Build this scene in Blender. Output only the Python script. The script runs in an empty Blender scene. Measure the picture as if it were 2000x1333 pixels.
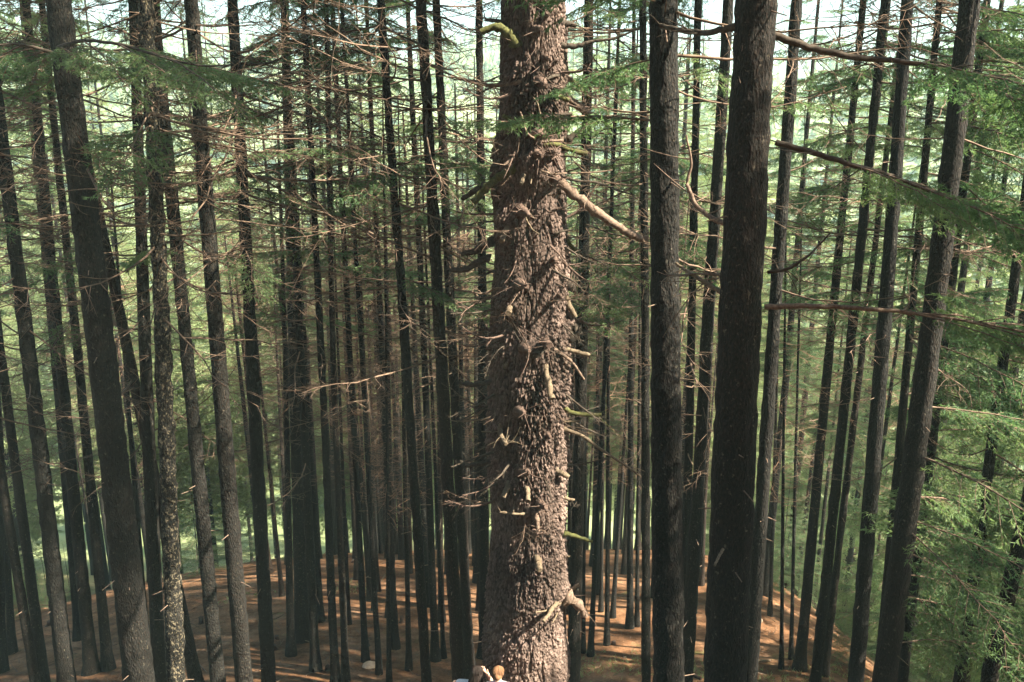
import bpy, math, random
import numpy as np
from mathutils import Vector, Matrix, Euler

# ------------------------------------------------------------------ camera, sky, sun, exposure
scn = bpy.context.scene
COL = scn.collection
PITCH = math.radians(15.5)
F = 1667.0                      # focal length in pixels of the 2000 px wide photograph
cam_d = bpy.data.cameras.new('camera')
cam_d.sensor_width = 36.0
cam_d.lens = 36.0 * F / 2000.0
cam_d.clip_start = 0.1
cam_d.clip_end = 6000.0
cam = bpy.data.objects.new('camera', cam_d)
COL.objects.link(cam)
cam.location = (0, 0, 0)
cam.rotation_euler = (math.radians(90) - PITCH, 0, 0)
scn.camera = cam

SUN_EL = math.radians(46)
SUN_AZ = math.radians(108)      # from +Y (view direction) towards +X (right)
world = bpy.data.worlds.new('World')
scn.world = world
world.use_nodes = True
wn = world.node_tree.nodes
wl = world.node_tree.links
for n in list(wn):
    wn.remove(n)
sky = wn.new('ShaderNodeTexSky')
sky.sky_type = 'NISHITA'
sky.sun_disc = False
sky.sun_elevation = SUN_EL
sky.sun_rotation = SUN_AZ
sky.air_density = 1.0
sky.dust_density = 1.2
sky.ozone_density = 2.0
bg = wn.new('ShaderNodeBackground')
bg.inputs['Strength'].default_value = 0.05
wo = wn.new('ShaderNodeOutputWorld')
wl.new(sky.outputs[0], bg.inputs['Color'])
wl.new(bg.outputs[0], wo.inputs['Surface'])

sun_d = bpy.data.lights.new('sun', 'SUN')
sun_d.energy = 5.0
sun_d.angle = math.radians(0.5)
sun_d.color = (1.0, 0.86, 0.68)
sun = bpy.data.objects.new('sun', sun_d)
COL.objects.link(sun)
SDIR = Vector((math.cos(SUN_EL) * math.sin(SUN_AZ), math.cos(SUN_EL) * math.cos(SUN_AZ), math.sin(SUN_EL)))
sun.rotation_euler = SDIR.to_track_quat('Z', 'Y').to_euler()
sun.location = (60, 10, 60)

scn.view_settings.view_transform = 'Standard'
scn.view_settings.look = 'None'
scn.view_settings.exposure = 2.85
scn.view_settings.gamma = 1.0
scn.view_settings.use_curve_mapping = False
scn.render.engine = 'CYCLES'
cy = scn.cycles
cy.max_bounces = 4
cy.diffuse_bounces = 2
cy.glossy_bounces = 1
cy.transmission_bounces = 2
cy.transparent_max_bounces = 4
cy.volume_bounces = 0
cy.caustics_reflective = False
cy.caustics_refractive = False
cy.sample_clamp_indirect = 4.0
cy.use_denoising = True

rng = np.random.default_rng(7)
random.seed(7)

# ------------------------------------------------------------------ helpers
CP, SP = math.cos(PITCH), math.sin(PITCH)

def ray(px, py):
    u = (px - 1000.0) / F
    v = -(py - 666.5) / F
    return np.array([u, CP + v * SP, -SP + v * CP])

def pix(px, py, Y):
    """place in the world seen at photograph pixel (px, py) on the plane y = Y"""
    d = ray(px, py)
    return d * (Y / d[1])

def depth_of(P):
    return P[1] * CP - P[2] * SP

def smooth(a, b, x):
    t = np.clip((x - a) / (b - a), 0, 1)
    return t * t * (3 - 2 * t)

_tab = rng.random((32, 32, 32))

def noise3(P):
    P = np.asarray(P, dtype=float)
    i = np.floor(P).astype(int)
    f = P - i
    f = f * f * (3 - 2 * f)
    i0 = i & 31
    i1 = (i + 1) & 31
    x0, y0, z0 = i0[..., 0], i0[..., 1], i0[..., 2]
    x1, y1, z1 = i1[..., 0], i1[..., 1], i1[..., 2]
    fx, fy, fz = f[..., 0], f[..., 1], f[..., 2]
    c = (_tab[x0, y0, z0] * (1 - fx) + _tab[x1, y0, z0] * fx) * (1 - fy) + (_tab[x0, y1, z0] * (1 - fx) + _tab[x1, y1, z0] * fx) * fy
    d = (_tab[x0, y0, z1] * (1 - fx) + _tab[x1, y0, z1] * fx) * (1 - fy) + (_tab[x0, y1, z1] * (1 - fx) + _tab[x1, y1, z1] * fx) * fy
    return c * (1 - fz) + d * fz - 0.5

def fbm(P, o=3):
    P = np.asarray(P, dtype=float)
    s = 0
    a = 1.0
    for k in range(o):
        s = s + a * noise3(P + 7.3 * k)
        P = P * 2.03
        a *= 0.5
    return s

class Geo:
    """collects vertices and faces, becomes ONE mesh"""
    def __init__(self):
        self.V, self.F, self.n = [], [], 0   # F: (faces array, material index)
    def add(self, V, Fc, m=0):
        V = np.asarray(V, dtype=np.float32).reshape(-1, 3)
        Fc = np.asarray(Fc, dtype=np.int64)
        self.V.append(V)
        self.F.append((Fc + self.n, m))
        self.n += len(V)
    def arrays(self):
        return np.concatenate(self.V), self.F
    def add_geo(self, V, Fl, M, t):
        V2 = V @ M.T + t
        self.V.append(V2.astype(np.float32))
        for Fc, m in Fl:
            self.F.append((Fc + self.n, m))
        self.n += len(V2)
    def mesh(self, name, mats, smooth_shade=True):
        V = np.concatenate(self.V)
        me = bpy.data.meshes.new(name)
        me.vertices.add(len(V))
        me.vertices.foreach_set('co', V.ravel())
        loops, starts, mi = [], [], []
        pos = 0
        for Fc, m in self.F:
            k = Fc.shape[1]
            loops.append(Fc.ravel())
            starts.append(pos + np.arange(len(Fc)) * k)
            mi.append(np.full(len(Fc), m))
            pos += Fc.size
        loops = np.concatenate(loops)
        starts = np.concatenate(starts)
        mi = np.concatenate(mi)
        me.loops.add(len(loops))
        me.loops.foreach_set('vertex_index', loops.astype(np.int32))
        me.polygons.add(len(starts))
        me.polygons.foreach_set('loop_start', starts.astype(np.int32))
        me.polygons.foreach_set('material_index', mi.astype(np.int32))
        if smooth_shade:
            me.polygons.foreach_set('use_smooth', np.ones(len(starts), dtype=bool))
        for m in (mats if isinstance(mats, (list, tuple)) else [mats]):
            me.materials.append(m)
        me.update(calc_edges=True)
        return me

def obj(name, me, parent=None, loc=None, rot=None, scale=None):
    o = bpy.data.objects.new(name, me)
    COL.objects.link(o)
    if parent is not None:
        o.parent = parent
    if loc is not None:
        o.location = loc
    if rot is not None:
        o.rotation_euler = rot
    if scale is not None:
        o.scale = scale if hasattr(scale, '__len__') else (scale,) * 3
    return o

def tag(o, label=None, cat=None, group=None, kind=None):
    if label: o['label'] = label
    if cat: o['category'] = cat
    if group: o['group'] = group
    if kind: o['kind'] = kind
    return o

def tube(P, R, sides=6, cap=True):
    P = np.asarray(P, dtype=float)
    R = np.asarray(R, dtype=float)
    n = len(P)
    T = np.gradient(P, axis=0)
    T /= np.linalg.norm(T, axis=1)[:, None] + 1e-9
    ref = np.array([0.13, 0.21, 1.0]) if abs(T[:, 2]).mean() < 0.8 else np.array([1.0, 0.17, 0.1])
    A = np.cross(T, ref)
    A /= np.linalg.norm(A, axis=1)[:, None] + 1e-9
    B = np.cross(T, A)
    th = np.arange(sides) / sides * 2 * math.pi
    V = P[:, None, :] + R[:, None, None] * (np.cos(th)[None, :, None] * A[:, None, :] + np.sin(th)[None, :, None] * B[:, None, :])
    V = V.reshape(-1, 3)
    i = np.arange(n - 1)[:, None] * sides
    j = np.arange(sides)[None, :]
    k = (j + 1) % sides
    Fq = np.stack([i + j, i + k, i + sides + k, i + sides + j], -1).reshape(-1, 4)
    return V, Fq

def add_tube(g, P, R, sides=6, m=0, cap=True):
    V, Fq = tube(P, R, sides)
    g.add(V, Fq, m)
    if cap:
        for (idx, c) in ((0, P[0]), (len(P) - 1, P[-1])):
            ring = np.arange(sides)
            Vc = np.concatenate([V[idx * sides:(idx + 1) * sides], np.asarray(c, dtype=float)[None]])
            Fc = np.stack([ring, (ring + 1) % sides, np.full(sides, sides)], -1)
            g.add(Vc, Fc, m)

# ------------------------------------------------------------------ materials
def new_mat(name):
    m = bpy.data.materials.new(name)
    m.use_nodes = True
    nt = m.node_tree
    for n in list(nt.nodes):
        nt.nodes.remove(n)
    out = nt.nodes.new('ShaderNodeOutputMaterial')
    return m, nt, out

def ramp(nt, stops):
    r = nt.nodes.new('ShaderNodeValToRGB')
    el = r.color_ramp.elements
    while len(el) > 1:
        el.remove(el[-1])
    el[0].position, el[0].color = stops[0][0], (*stops[0][1], 1)
    for p, c in stops[1:]:
        e = el.new(p)
        e.color = (*c, 1)
    return r

def nz(nt, scale, detail=4, vec=None, rough=0.6):
    n = nt.nodes.new('ShaderNodeTexNoise')
    n.inputs['Scale'].default_value = scale
    n.inputs['Detail'].default_value = detail
    n.inputs['Roughness'].default_value = rough
    if vec is not None:
        nt.links.new(vec, n.inputs['Vector'])
    return n

def mapping(nt, scale, coord='Object'):
    tc = nt.nodes.new('ShaderNodeTexCoord')
    mp = nt.nodes.new('ShaderNodeMapping')
    mp.inputs['Scale'].default_value = scale
    nt.links.new(tc.outputs[coord], mp.inputs['Vector'])
    return mp.outputs[0]

def mixc(nt, fac, a, b, mode='MIX'):
    m = nt.nodes.new('ShaderNodeMix')
    m.data_type = 'RGBA'
    m.blend_type = mode
    for key, v in ((0, fac), (6, a), (7, b)):
        if isinstance(v, (int, float)):
            m.inputs[key].default_value = v
        elif isinstance(v, tuple):
            m.inputs[key].default_value = (*v, 1)
        else:
            nt.links.new(v, m.inputs[key])
    return m.outputs[2]

def principled(nt, out, rough=0.9, spec=0.25):
    p = nt.nodes.new('ShaderNodeBsdfPrincipled')
    p.inputs['Roughness'].default_value = rough
    p.inputs['Specular IOR Level'].default_value = spec
    nt.links.new(p.outputs[0], out.inputs['Surface'])
    return p

def bark_mat(name, dark, mid, light, lichen=None, lich_amt=0.0, bump=0.7, cell=(42, 42, 17)):
    m, nt, out = new_mat(name)
    p = principled(nt, out, 0.92, 0.2)
    v = mapping(nt, cell)
    vo = nt.nodes.new('ShaderNodeTexVoronoi')
    vo.inputs['Scale'].default_value = 1.0
    n0 = nz(nt, 0.35, 3, v)
    # wobble the cells
    add = nt.nodes.new('ShaderNodeVectorMath'); add.operation = 'MULTIPLY_ADD'
    nt.links.new(n0.outputs['Color'], add.inputs[0])
    add.inputs[1].default_value = (2.5, 2.5, 2.5)
    nt.links.new(v, add.inputs[2])
    nt.links.new(add.outputs[0], vo.inputs['Vector'])
    n1 = nz(nt, 1.4, 5, v)
    r = ramp(nt, [(0.25, dark), (0.5, mid), (0.75, light)])
    nt.links.new(n1.outputs['Fac'], r.inputs['Fac'])
    v2 = mapping(nt, (0.9, 0.9, 0.35))
    n2 = nz(nt, 1.0, 3, v2)
    r2 = ramp(nt, [(0.3, (0.75, 0.75, 0.75)), (0.7, (1.25, 1.25, 1.25))])
    nt.links.new(n2.outputs['Fac'], r2.inputs['Fac'])
    c = mixc(nt, 1.0, r.outputs[0], r2.outputs[0], 'MULTIPLY')
    if lichen:
        n3 = nz(nt, 22.0, 3, mapping(nt, (1, 1, 0.8)))
        r3 = ramp(nt, [(0.62 - lich_amt, (0, 0, 0)), (0.72 - lich_amt, (1, 1, 1))])
        nt.links.new(n3.outputs['Fac'], r3.inputs['Fac'])
        c = mixc(nt, r3.outputs[0], c, lichen)
    oi = nt.nodes.new('ShaderNodeObjectInfo')
    r4 = ramp(nt, [(0.0, (0.8, 0.85, 0.9)), (0.5, (1, 1, 1)), (1.0, (1.25, 1.1, 1.0))])
    nt.links.new(oi.outputs['Random'], r4.inputs['Fac'])
    c = mixc(nt, 1.0, c, r4.outputs[0], 'MULTIPLY')
    nt.links.new(c, p.inputs['Base Color'])
    h = nt.nodes.new('ShaderNodeMath'); h.operation = 'ADD'
    nt.links.new(vo.outputs['Distance'], h.inputs[0])
    nt.links.new(n1.outputs['Fac'], h.inputs[1])
    b = nt.nodes.new('ShaderNodeBump')
    b.inputs['Strength'].default_value = bump
    b.inputs['Distance'].default_value = 0.03
    nt.links.new(h.outputs[0], b.inputs['Height'])
    nt.links.new(b.outputs[0], p.inputs['Normal'])
    return m

M_BARK = bark_mat('bark_dark', (0.0056, 0.0068, 0.0068), (0.0118, 0.012, 0.011), (0.034, 0.026, 0.019), (0.09, 0.085, 0.065), 0.0)
M_BARK_LICHEN = bark_mat('bark_lichen', (0.009, 0.010, 0.0095), (0.017, 0.017, 0.0145), (0.05, 0.04, 0.029), (0.19, 0.165, 0.11), 0.09, 0.9)
M_BARK_RED = bark_mat('bark_reddish', (0.010, 0.0095, 0.009), (0.021, 0.0168, 0.0138), (0.05, 0.035, 0.025), (0.09, 0.08, 0.06), 0.0)

def giant_bark():
    m, nt, out = new_mat('bark_giant')
    p = principled(nt, out, 0.95, 0.15)
    at = nt.nodes.new('ShaderNodeAttribute')
    at.attribute_name = 'flake'
    r = ramp(nt, [(0.0, (0.028, 0.021, 0.018)), (0.35, (0.070, 0.054, 0.046)), (0.7, (0.126, 0.098, 0.084)), (1.0, (0.23, 0.182, 0.158))])
    nt.links.new(at.outputs['Fac'], r.inputs['Fac'])
    n1 = nz(nt, 40.0, 4, mapping(nt, (1, 1, 0.6)))
    r1 = ramp(nt, [(0.3, (0.62, 0.6, 0.6)), (0.7, (1.25, 1.22, 1.2))])
    nt.links.new(n1.outputs['Fac'], r1.inputs['Fac'])
    c = mixc(nt, 1.0, r.outputs[0], r1.outputs[0], 'MULTIPLY')
    n2 = nz(nt, 1.1, 4, mapping(nt, (1, 1, 0.7)))
    r2 = ramp(nt, [(0.55, (0, 0, 0)), (0.75, (1, 1, 1))])
    nt.links.new(n2.outputs['Fac'], r2.inputs['Fac'])
    c = mixc(nt, r2.outputs[0], c, mixc(nt, 1.0, c, (0.72, 0.72, 0.62), 'MULTIPLY'))
    nt.links.new(c, p.inputs['Base Color'])
    b = nt.nodes.new('ShaderNodeBump')
    b.inputs['Strength'].default_value = 0.5
    b.inputs['Distance'].default_value = 0.01
    nt.links.new(n1.outputs['Fac'], b.inputs['Height'])
    nt.links.new(b.outputs[0], p.inputs['Normal'])
    return m
M_GIANT = giant_bark()

def wood_mat(name, a, b, scale=30):
    m, nt, out = new_mat(name)
    p = principled(nt, out, 0.85, 0.2)
    n = nz(nt, scale, 4, mapping(nt, (1, 1, 1)))
    r = ramp(nt, [(0.3, a), (0.7, b)])
    nt.links.new(n.outputs['Fac'], r.inputs['Fac'])
    nt.links.new(r.outputs[0], p.inputs['Base Color'])
    bp = nt.nodes.new('ShaderNodeBump')
    bp.inputs['Strength'].default_value = 0.5
    bp.inputs['Distance'].default_value = 0.01
    nt.links.new(n.outputs['Fac'], bp.inputs['Height'])
    nt.links.new(bp.outputs[0], p.inputs['Normal'])
    return m
M_TWIG = wood_mat('dead_twig', (0.065, 0.049, 0.036), (0.185, 0.132, 0.095), 6)
M_TWIG_RED = wood_mat('dead_twig_red', (0.095, 0.06, 0.04), (0.24, 0.15, 0.095), 6)
M_BRANCH = wood_mat('branch_bark', (0.07, 0.05, 0.04), (0.20, 0.15, 0.11), 26)
M_DARKBRANCH = wood_mat('branch_dark', (0.03, 0.026, 0.02), (0.075, 0.06, 0.045), 26)
M_LIMB = wood_mat('limb_bark', (0.045, 0.032, 0.026), (0.13, 0.09, 0.07), 40)
M_PALE = wood_mat('weathered_wood', (0.075, 0.06, 0.04), (0.17, 0.135, 0.092), 34)
M_MOSS = wood_mat('mossy_wood', (0.035, 0.04, 0.014), (0.10, 0.105, 0.035), 30)
M_STUMP = wood_mat('stump_wood', (0.035, 0.025, 0.02), (0.09, 0.06, 0.04), 12)
M_ROCK = wood_mat('pale_rock', (0.25, 0.19, 0.13), (0.42, 0.35, 0.26), 9)

def needle_mat(name, dark, mid, light, trans=0.4):
    m, nt, out = new_mat(name)
    n = nz(nt, 1.3, 3, mapping(nt, (1, 1, 1)))
    oi = nt.nodes.new('ShaderNodeObjectInfo')
    mm = nt.nodes.new('ShaderNodeMath'); mm.operation = 'MULTIPLY_ADD'
    nt.links.new(oi.outputs['Random'], mm.inputs[0])
    mm.inputs[1].default_value = 0.35
    nt.links.new(n.outputs['Fac'], mm.inputs[2])
    r = ramp(nt, [(0.4, dark), (0.65, mid), (0.95, light)])
    nt.links.new(mm.outputs[0], r.inputs['Fac'])
    d = nt.nodes.new('ShaderNodeBsdfDiffuse')
    t = nt.nodes.new('ShaderNodeBsdfTranslucent')
    nt.links.new(r.outputs[0], d.inputs['Color'])
    c2 = mixc(nt, 1.0, r.outputs[0], (1.1, 1.22, 0.75), 'MULTIPLY')
    nt.links.new(c2, t.inputs['Color'])
    mx = nt.nodes.new('ShaderNodeMixShader')
    mx.inputs[0].default_value = trans
    nt.links.new(d.outputs[0], mx.inputs[1])
    nt.links.new(t.outputs[0], mx.inputs[2])
    nt.links.new(mx.outputs[0], out.inputs['Surface'])
    return m
M_NEEDLE = needle_mat('needles', (0.066, 0.136, 0.078), (0.112, 0.19, 0.098), (0.17, 0.236, 0.118), 0.5)
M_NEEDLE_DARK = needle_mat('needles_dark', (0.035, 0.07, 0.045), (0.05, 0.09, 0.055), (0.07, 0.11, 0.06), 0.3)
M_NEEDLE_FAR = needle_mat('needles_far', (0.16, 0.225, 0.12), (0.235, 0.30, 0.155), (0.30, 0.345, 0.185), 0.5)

def ground_mat():
    m, nt, out = new_mat('needle_litter')
    p = principled(nt, out, 0.95, 0.1)
    v = mapping(nt, (1, 1, 1))
    n1 = nz(nt, 0.55, 5, v)
    r1 = ramp(nt, [(0.3, (0.105, 0.057, 0.030)), (0.5, (0.18, 0.099, 0.052)), (0.7, (0.275, 0.168, 0.10))])
    nt.links.new(n1.outputs['Fac'], r1.inputs['Fac'])
    n2 = nz(nt, 14, 6, v, 0.75)
    r2 = ramp(nt, [(0.3, (0.55, 0.5, 0.48)), (0.55, (1, 1, 1)), (0.75, (1.35, 1.3, 1.2))])
    nt.links.new(n2.outputs['Fac'], r2.inputs['Fac'])
    c = mixc(nt, 1.0, r1.outputs[0], r2.outputs[0], 'MULTIPLY')
    n5 = nz(nt, 2.2, 5, v, 0.7)
    r5 = ramp(nt, [(0.35, (0.6, 0.57, 0.55)), (0.55, (1, 1, 1)), (0.75, (1.25, 1.22, 1.2))])
    nt.links.new(n5.outputs['Fac'], r5.inputs['Fac'])
    c = mixc(nt, 1.0, c, r5.outputs[0], 'MULTIPLY')
    n3 = nz(nt, 0.8, 5, mapping(nt, (1.3, 1.3, 1.3)))
    r3 = ramp(nt, [(0.63, (0, 0, 0)), (0.72, (0.8, 0.8, 0.8))])
    nt.links.new(n3.outputs['Fac'], r3.inputs['Fac'])
    c = mixc(nt, r3.outputs[0], c, (0.12, 0.12, 0.045))
    # beyond the crest the slope is open grass
    geo = nt.nodes.new('ShaderNodeNewGeometry')
    sx = nt.nodes.new('ShaderNodeSeparateXYZ')
    nt.links.new(geo.outputs['Position'], sx.inputs[0])
    mr = nt.nodes.new('ShaderNodeMapRange')
    mr.inputs['From Min'].default_value = 44
    mr.inputs['From Max'].default_value = 75
    nt.links.new(sx.outputs['Y'], mr.inputs['Value'])
    n4 = nz(nt, 0.05, 5, v)
    r4 = ramp(nt, [(0.35, (0.12, 0.165, 0.075)), (0.65, (0.23, 0.265, 0.13))])
    nt.links.new(n4.outputs['Fac'], r4.inputs['Fac'])
    c = mixc(nt, mr.outputs[0], c, r4.outputs[0])
    nt.links.new(c, p.inputs['Base Color'])
    b = nt.nodes.new('ShaderNodeBump')
    b.inputs['Strength'].default_value = 0.8
    b.inputs['Distance'].default_value = 0.05
    nt.links.new(n2.outputs['Fac'], b.inputs['Height'])
    nt.links.new(b.outputs[0], p.inputs['Normal'])
    return m
M_GROUND = ground_mat()

def flat_mat(name, col, rough=0.8, spec=0.3):
    m, nt, out = new_mat(name)
    p = principled(nt, out, rough, spec)
    n = nz(nt, 60, 3, mapping(nt, (1, 1, 1)))
    r = ramp(nt, [(0.3, tuple(c * 0.85 for c in col)), (0.7, tuple(min(1, c * 1.1) for c in col))])
    nt.links.new(n.outputs['Fac'], r.inputs['Fac'])
    nt.links.new(r.outputs[0], p.inputs['Base Color'])
    return m

# ------------------------------------------------------------------ terrain
_PY = np.array([-200, -40, -12, -3, 0, 3, 6, 9, 12, 15, 20, 24, 27, 30, 34, 40, 55, 80, 120, 180, 260, 340, 430, 600, 3000], float)
_PZ = np.array([60, 20, 5, -0.2, -1.75, -3.6, -5.9, -8.3, -10.5, -12.0, -13.6, -14.7, -15.5, -16.7, -19.0, -23, -32, -42, -49, -44, -22, 0, 14, 14, 14], float)

def terr(x, y):
    x = np.asarray(x, float); y = np.asarray(y, float)
    z = 0
    for k in (-1.6, -0.8, 0, 0.8, 1.6):
        z = z + np.interp(y + k, _PY, _PZ)
    z = z / 5
    near = 1 - smooth(60, 150, y)
    e = np.clip(np.abs(x) - np.where(x > 0, 6.0, 4.5), 0, 14)
    z = z - near * smooth(6, 16, y) * (0.016 * e ** 2) * np.where(x > 0, 5.0, 0.8)
    P = np.stack([x * 0.11, y * 0.11, np.zeros_like(x) + 3.1], -1)
    z = z + near * 0.45 * fbm(P, 3)
    far = smooth(90, 260, y)
    P2 = np.stack([x * 0.012, y * 0.012, np.zeros_like(x) + 9.1], -1)
    z = z + far * 26 * fbm(P2, 3) + far * np.abs(x) * 0.03
    return z

def ground_hit(px, py):
    d = ray(px, py)
    lo = None
    for Y in np.arange(4, 70, 0.1):
        P = d * (Y / d[1])
        if P[2] < float(terr(P[0], P[1])):
            return P
    return d * (40 / d[1])

def axis_samples(parts):
    out = []
    for a, b, n in parts:
        out.append(np.linspace(a, b, n, endpoint=False))
    return np.concatenate(out)
gx = axis_samples([(-900, -120, 14), (-120, -24, 32), (-24, 24, 170), (24, 120, 32), (120, 901, 14)])
gy = axis_samples([(-120, -4, 20), (-4, 8, 22), (8, 36, 130), (36, 80, 40), (80, 460, 70), (460, 1500, 10)])
GX, GY = np.meshgrid(gx, gy, indexing='ij')
GZ = terr(GX, GY)
nr = smooth(60, 30, np.abs(GX)) * smooth(60, 40, GY)
GZ = GZ + nr * 0.07 * fbm(np.stack([GX * 1.3, GY * 1.3, GX * 0 + 1.7], -1), 3)
g = Geo()
ni, nj = GX.shape
ii, jj = np.meshgrid(np.arange(ni - 1), np.arange(nj - 1), indexing='ij')
a = (ii * nj + jj).ravel()
g.add(np.stack([GX, GY, GZ], -1).reshape(-1, 3), np.stack([a, a + nj, a + nj + 1, a + 1], -1))
tag(obj('ground', g.mesh('ground', M_GROUND)), 'hillside covered in rust brown needle litter', kind='structure')

# ------------------------------------------------------------------ foliage and branch prototypes
def norm(v):
    return v / (np.linalg.norm(v, axis=-1, keepdims=True) + 1e-9)

def make_bough(seed, L=3.0, nsec=26, ls=0.95, tert=0.055, needles=8, nl=0.085, nw=0.019, sag=0.22, rad=0.016, bare=0.12):
    """a live conifer bough along +X: stem, side shoots, needle sprays"""
    r = np.random.default_rng(seed)
    g = Geo()
    t = np.linspace(0, 1, 10)
    wob = r.normal(0, 0.02, (10, 3)) * L * t[:, None]
    P = np.stack([L * t, 0 * t, L * (0.05 * t - sag * t ** 2)], -1) + wob * 0.6
    add_tube(g, P, rad * (1 - 0.85 * t) + 0.003, 4, 1, False)
    tw_p, tw_d, tw_l = [], [], []
    for i in range(nsec):
        tt = bare + (1 - bare) * (i + r.random() * 0.7) / nsec
        tt = min(tt, 0.99)
        side = 1 if i % 2 else -1
        k = tt * 9
        i0 = int(k)
        p0 = P[i0] + (P[min(i0 + 1, 9)] - P[i0]) * (k - i0)
        ang = side * math.radians(r.uniform(42, 68))
        ln = ls * (1.08 - 0.85 * tt) * min(1.0, (tt - bare) / 0.16 + 0.35) * r.uniform(0.65, 1.15)
        d = np.array([math.cos(ang), math.sin(ang), r.normal(0, 0.14)])
        s = np.linspace(0, 1, 5)
        Q = p0 + d * (s * ln)[:, None]
        Q[:, 2] -= ln * 0.32 * s ** 2
        Q[:, 0] += ln * 0.14 * s ** 2
        add_tube(g, Q, rad * 0.36 * (1 - 0.8 * s) + 0.0012, 3, 1, False)
        nt_ = max(3, int(ln / tert))
        s2 = (np.arange(nt_) + r.random(nt_)) / nt_
        s2 = 0.06 + 0.94 * s2
        kq = np.clip(s2 * 4, 0, 3.999)
        i1 = kq.astype(int)
        pq = Q[i1] + (Q[i1 + 1] - Q[i1]) * (kq - i1)[:, None]
        dq = norm(Q[i1 + 1] - Q[i1])
        perp = norm(np.cross(dq, np.array([0, 0, 1.0])))
        sg = np.where(np.arange(nt_) % 2 == 0, 1, -1)[:, None]
        td = norm(dq * r.uniform(0.5, 1.1, (nt_, 1)) + perp * sg * r.uniform(0.5, 1.0, (nt_, 1)) + np.array([0, 0, -0.3]) + r.normal(0, 0.2, (nt_, 3)))
        tw_p.append(pq); tw_d.append(td)
        tw_l.append(r.uniform(0.08, 0.2, nt_) * (0.6 + 0.6 * ls) * (1.15 - 0.5 * s2))
    p = np.concatenate(tw_p); d = np.concatenate(tw_d); l = np.concatenate(tw_l)
    n = len(p)
    ss = (np.arange(needles) + 0.5) / needles
    base = p[:, None, :] + d[:, None, :] * (l[:, None] * ss[None, :])[..., None]
    rnd = norm(r.normal(0, 1, (n, needles, 3)))
    nd = norm(d[:, None, :] * 0.9 + rnd * 0.75)
    sidev = norm(np.cross(nd, norm(r.normal(0, 1, (n, needles, 3)))))
    ln_ = nl * r.uniform(0.7, 1.3, (n, needles, 1))
    w_ = nw * r.uniform(0.7, 1.3, (n, needles, 1))
    A = base - sidev * w_ * 0.5
    B = base + sidev * w_ * 0.5
    Cc = base + nd * ln_
    V = np.stack([A, B, Cc], 2).reshape(-1, 3)
    g.add(V, np.arange(len(V)).reshape(-1, 3), 0)
    return g.arrays()

def rotm(yaw, pitch, roll=0.0):
    return np.array(Euler((roll, -pitch, yaw), 'XYZ').to_matrix())

BOUGHS = [make_bough(100 + i, 3.0, 26 + i, 0.9 + 0.06 * (i % 3), sag=0.12 + 0.07 * (i % 3)) for i in range(6)]
BOUGHS_FAR = [make_bough(200 + i, 3.0, 19, 1.0, 0.10, 5, 0.17, 0.045, 0.15 + 0.06 * i, 0.016) for i in range(4)]

def make_crown(seed, H, R, boughs, whorls, per, droop=-0.05, lowfull=0.75, p=0.9):
    """a spire of boughs from z=0 up to H"""
    r = np.random.default_rng(seed)
    g = Geo()
    for w in range(whorls):
        h = (w + r.random() * 0.5) / whorls
        rr = R * (1 - h) ** p * min(1.0, lowfull + h * 2.5)
        for k in range(per):
            yaw = (k + r.random() * 0.8) / per * 2 * math.pi + w * 1.1
            sc = max(0.12, rr / 3.0 * r.uniform(0.7, 1.2))
            V, Fl = boughs[r.integers(len(boughs))]
            M = rotm(yaw, droop + 0.45 * h + r.normal(0, 0.1), r.normal(0, 0.15)) * sc
            g.add_geo(V, Fl, M, np.array([0, 0, h * H + r.normal(0, 0.15)]))
    return g

CROWN_ME = [make_crown(300 + i, 11.0, 2.5, BOUGHS, 15, 5).mesh('crown', [M_NEEDLE, M_TWIG], False) for i in range(2)]
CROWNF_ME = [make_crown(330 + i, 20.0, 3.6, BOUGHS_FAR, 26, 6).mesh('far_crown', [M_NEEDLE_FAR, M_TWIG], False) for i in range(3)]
DENSE_ME = make_crown(360, 11.0, 2.5, BOUGHS, 21, 6, -0.12).mesh('dense_crown', [M_NEEDLE, M_TWIG], False)
def bough_mesh(i, mat=M_NEEDLE):
    g = Geo(); V, Fl = BOUGHS[i]; g.add_geo(V, Fl, np.eye(3), np.zeros(3))
    return g.mesh('bough', [mat, M_TWIG], False)
BOUGH_ME = [bough_mesh(i) for i in range(6)]

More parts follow.
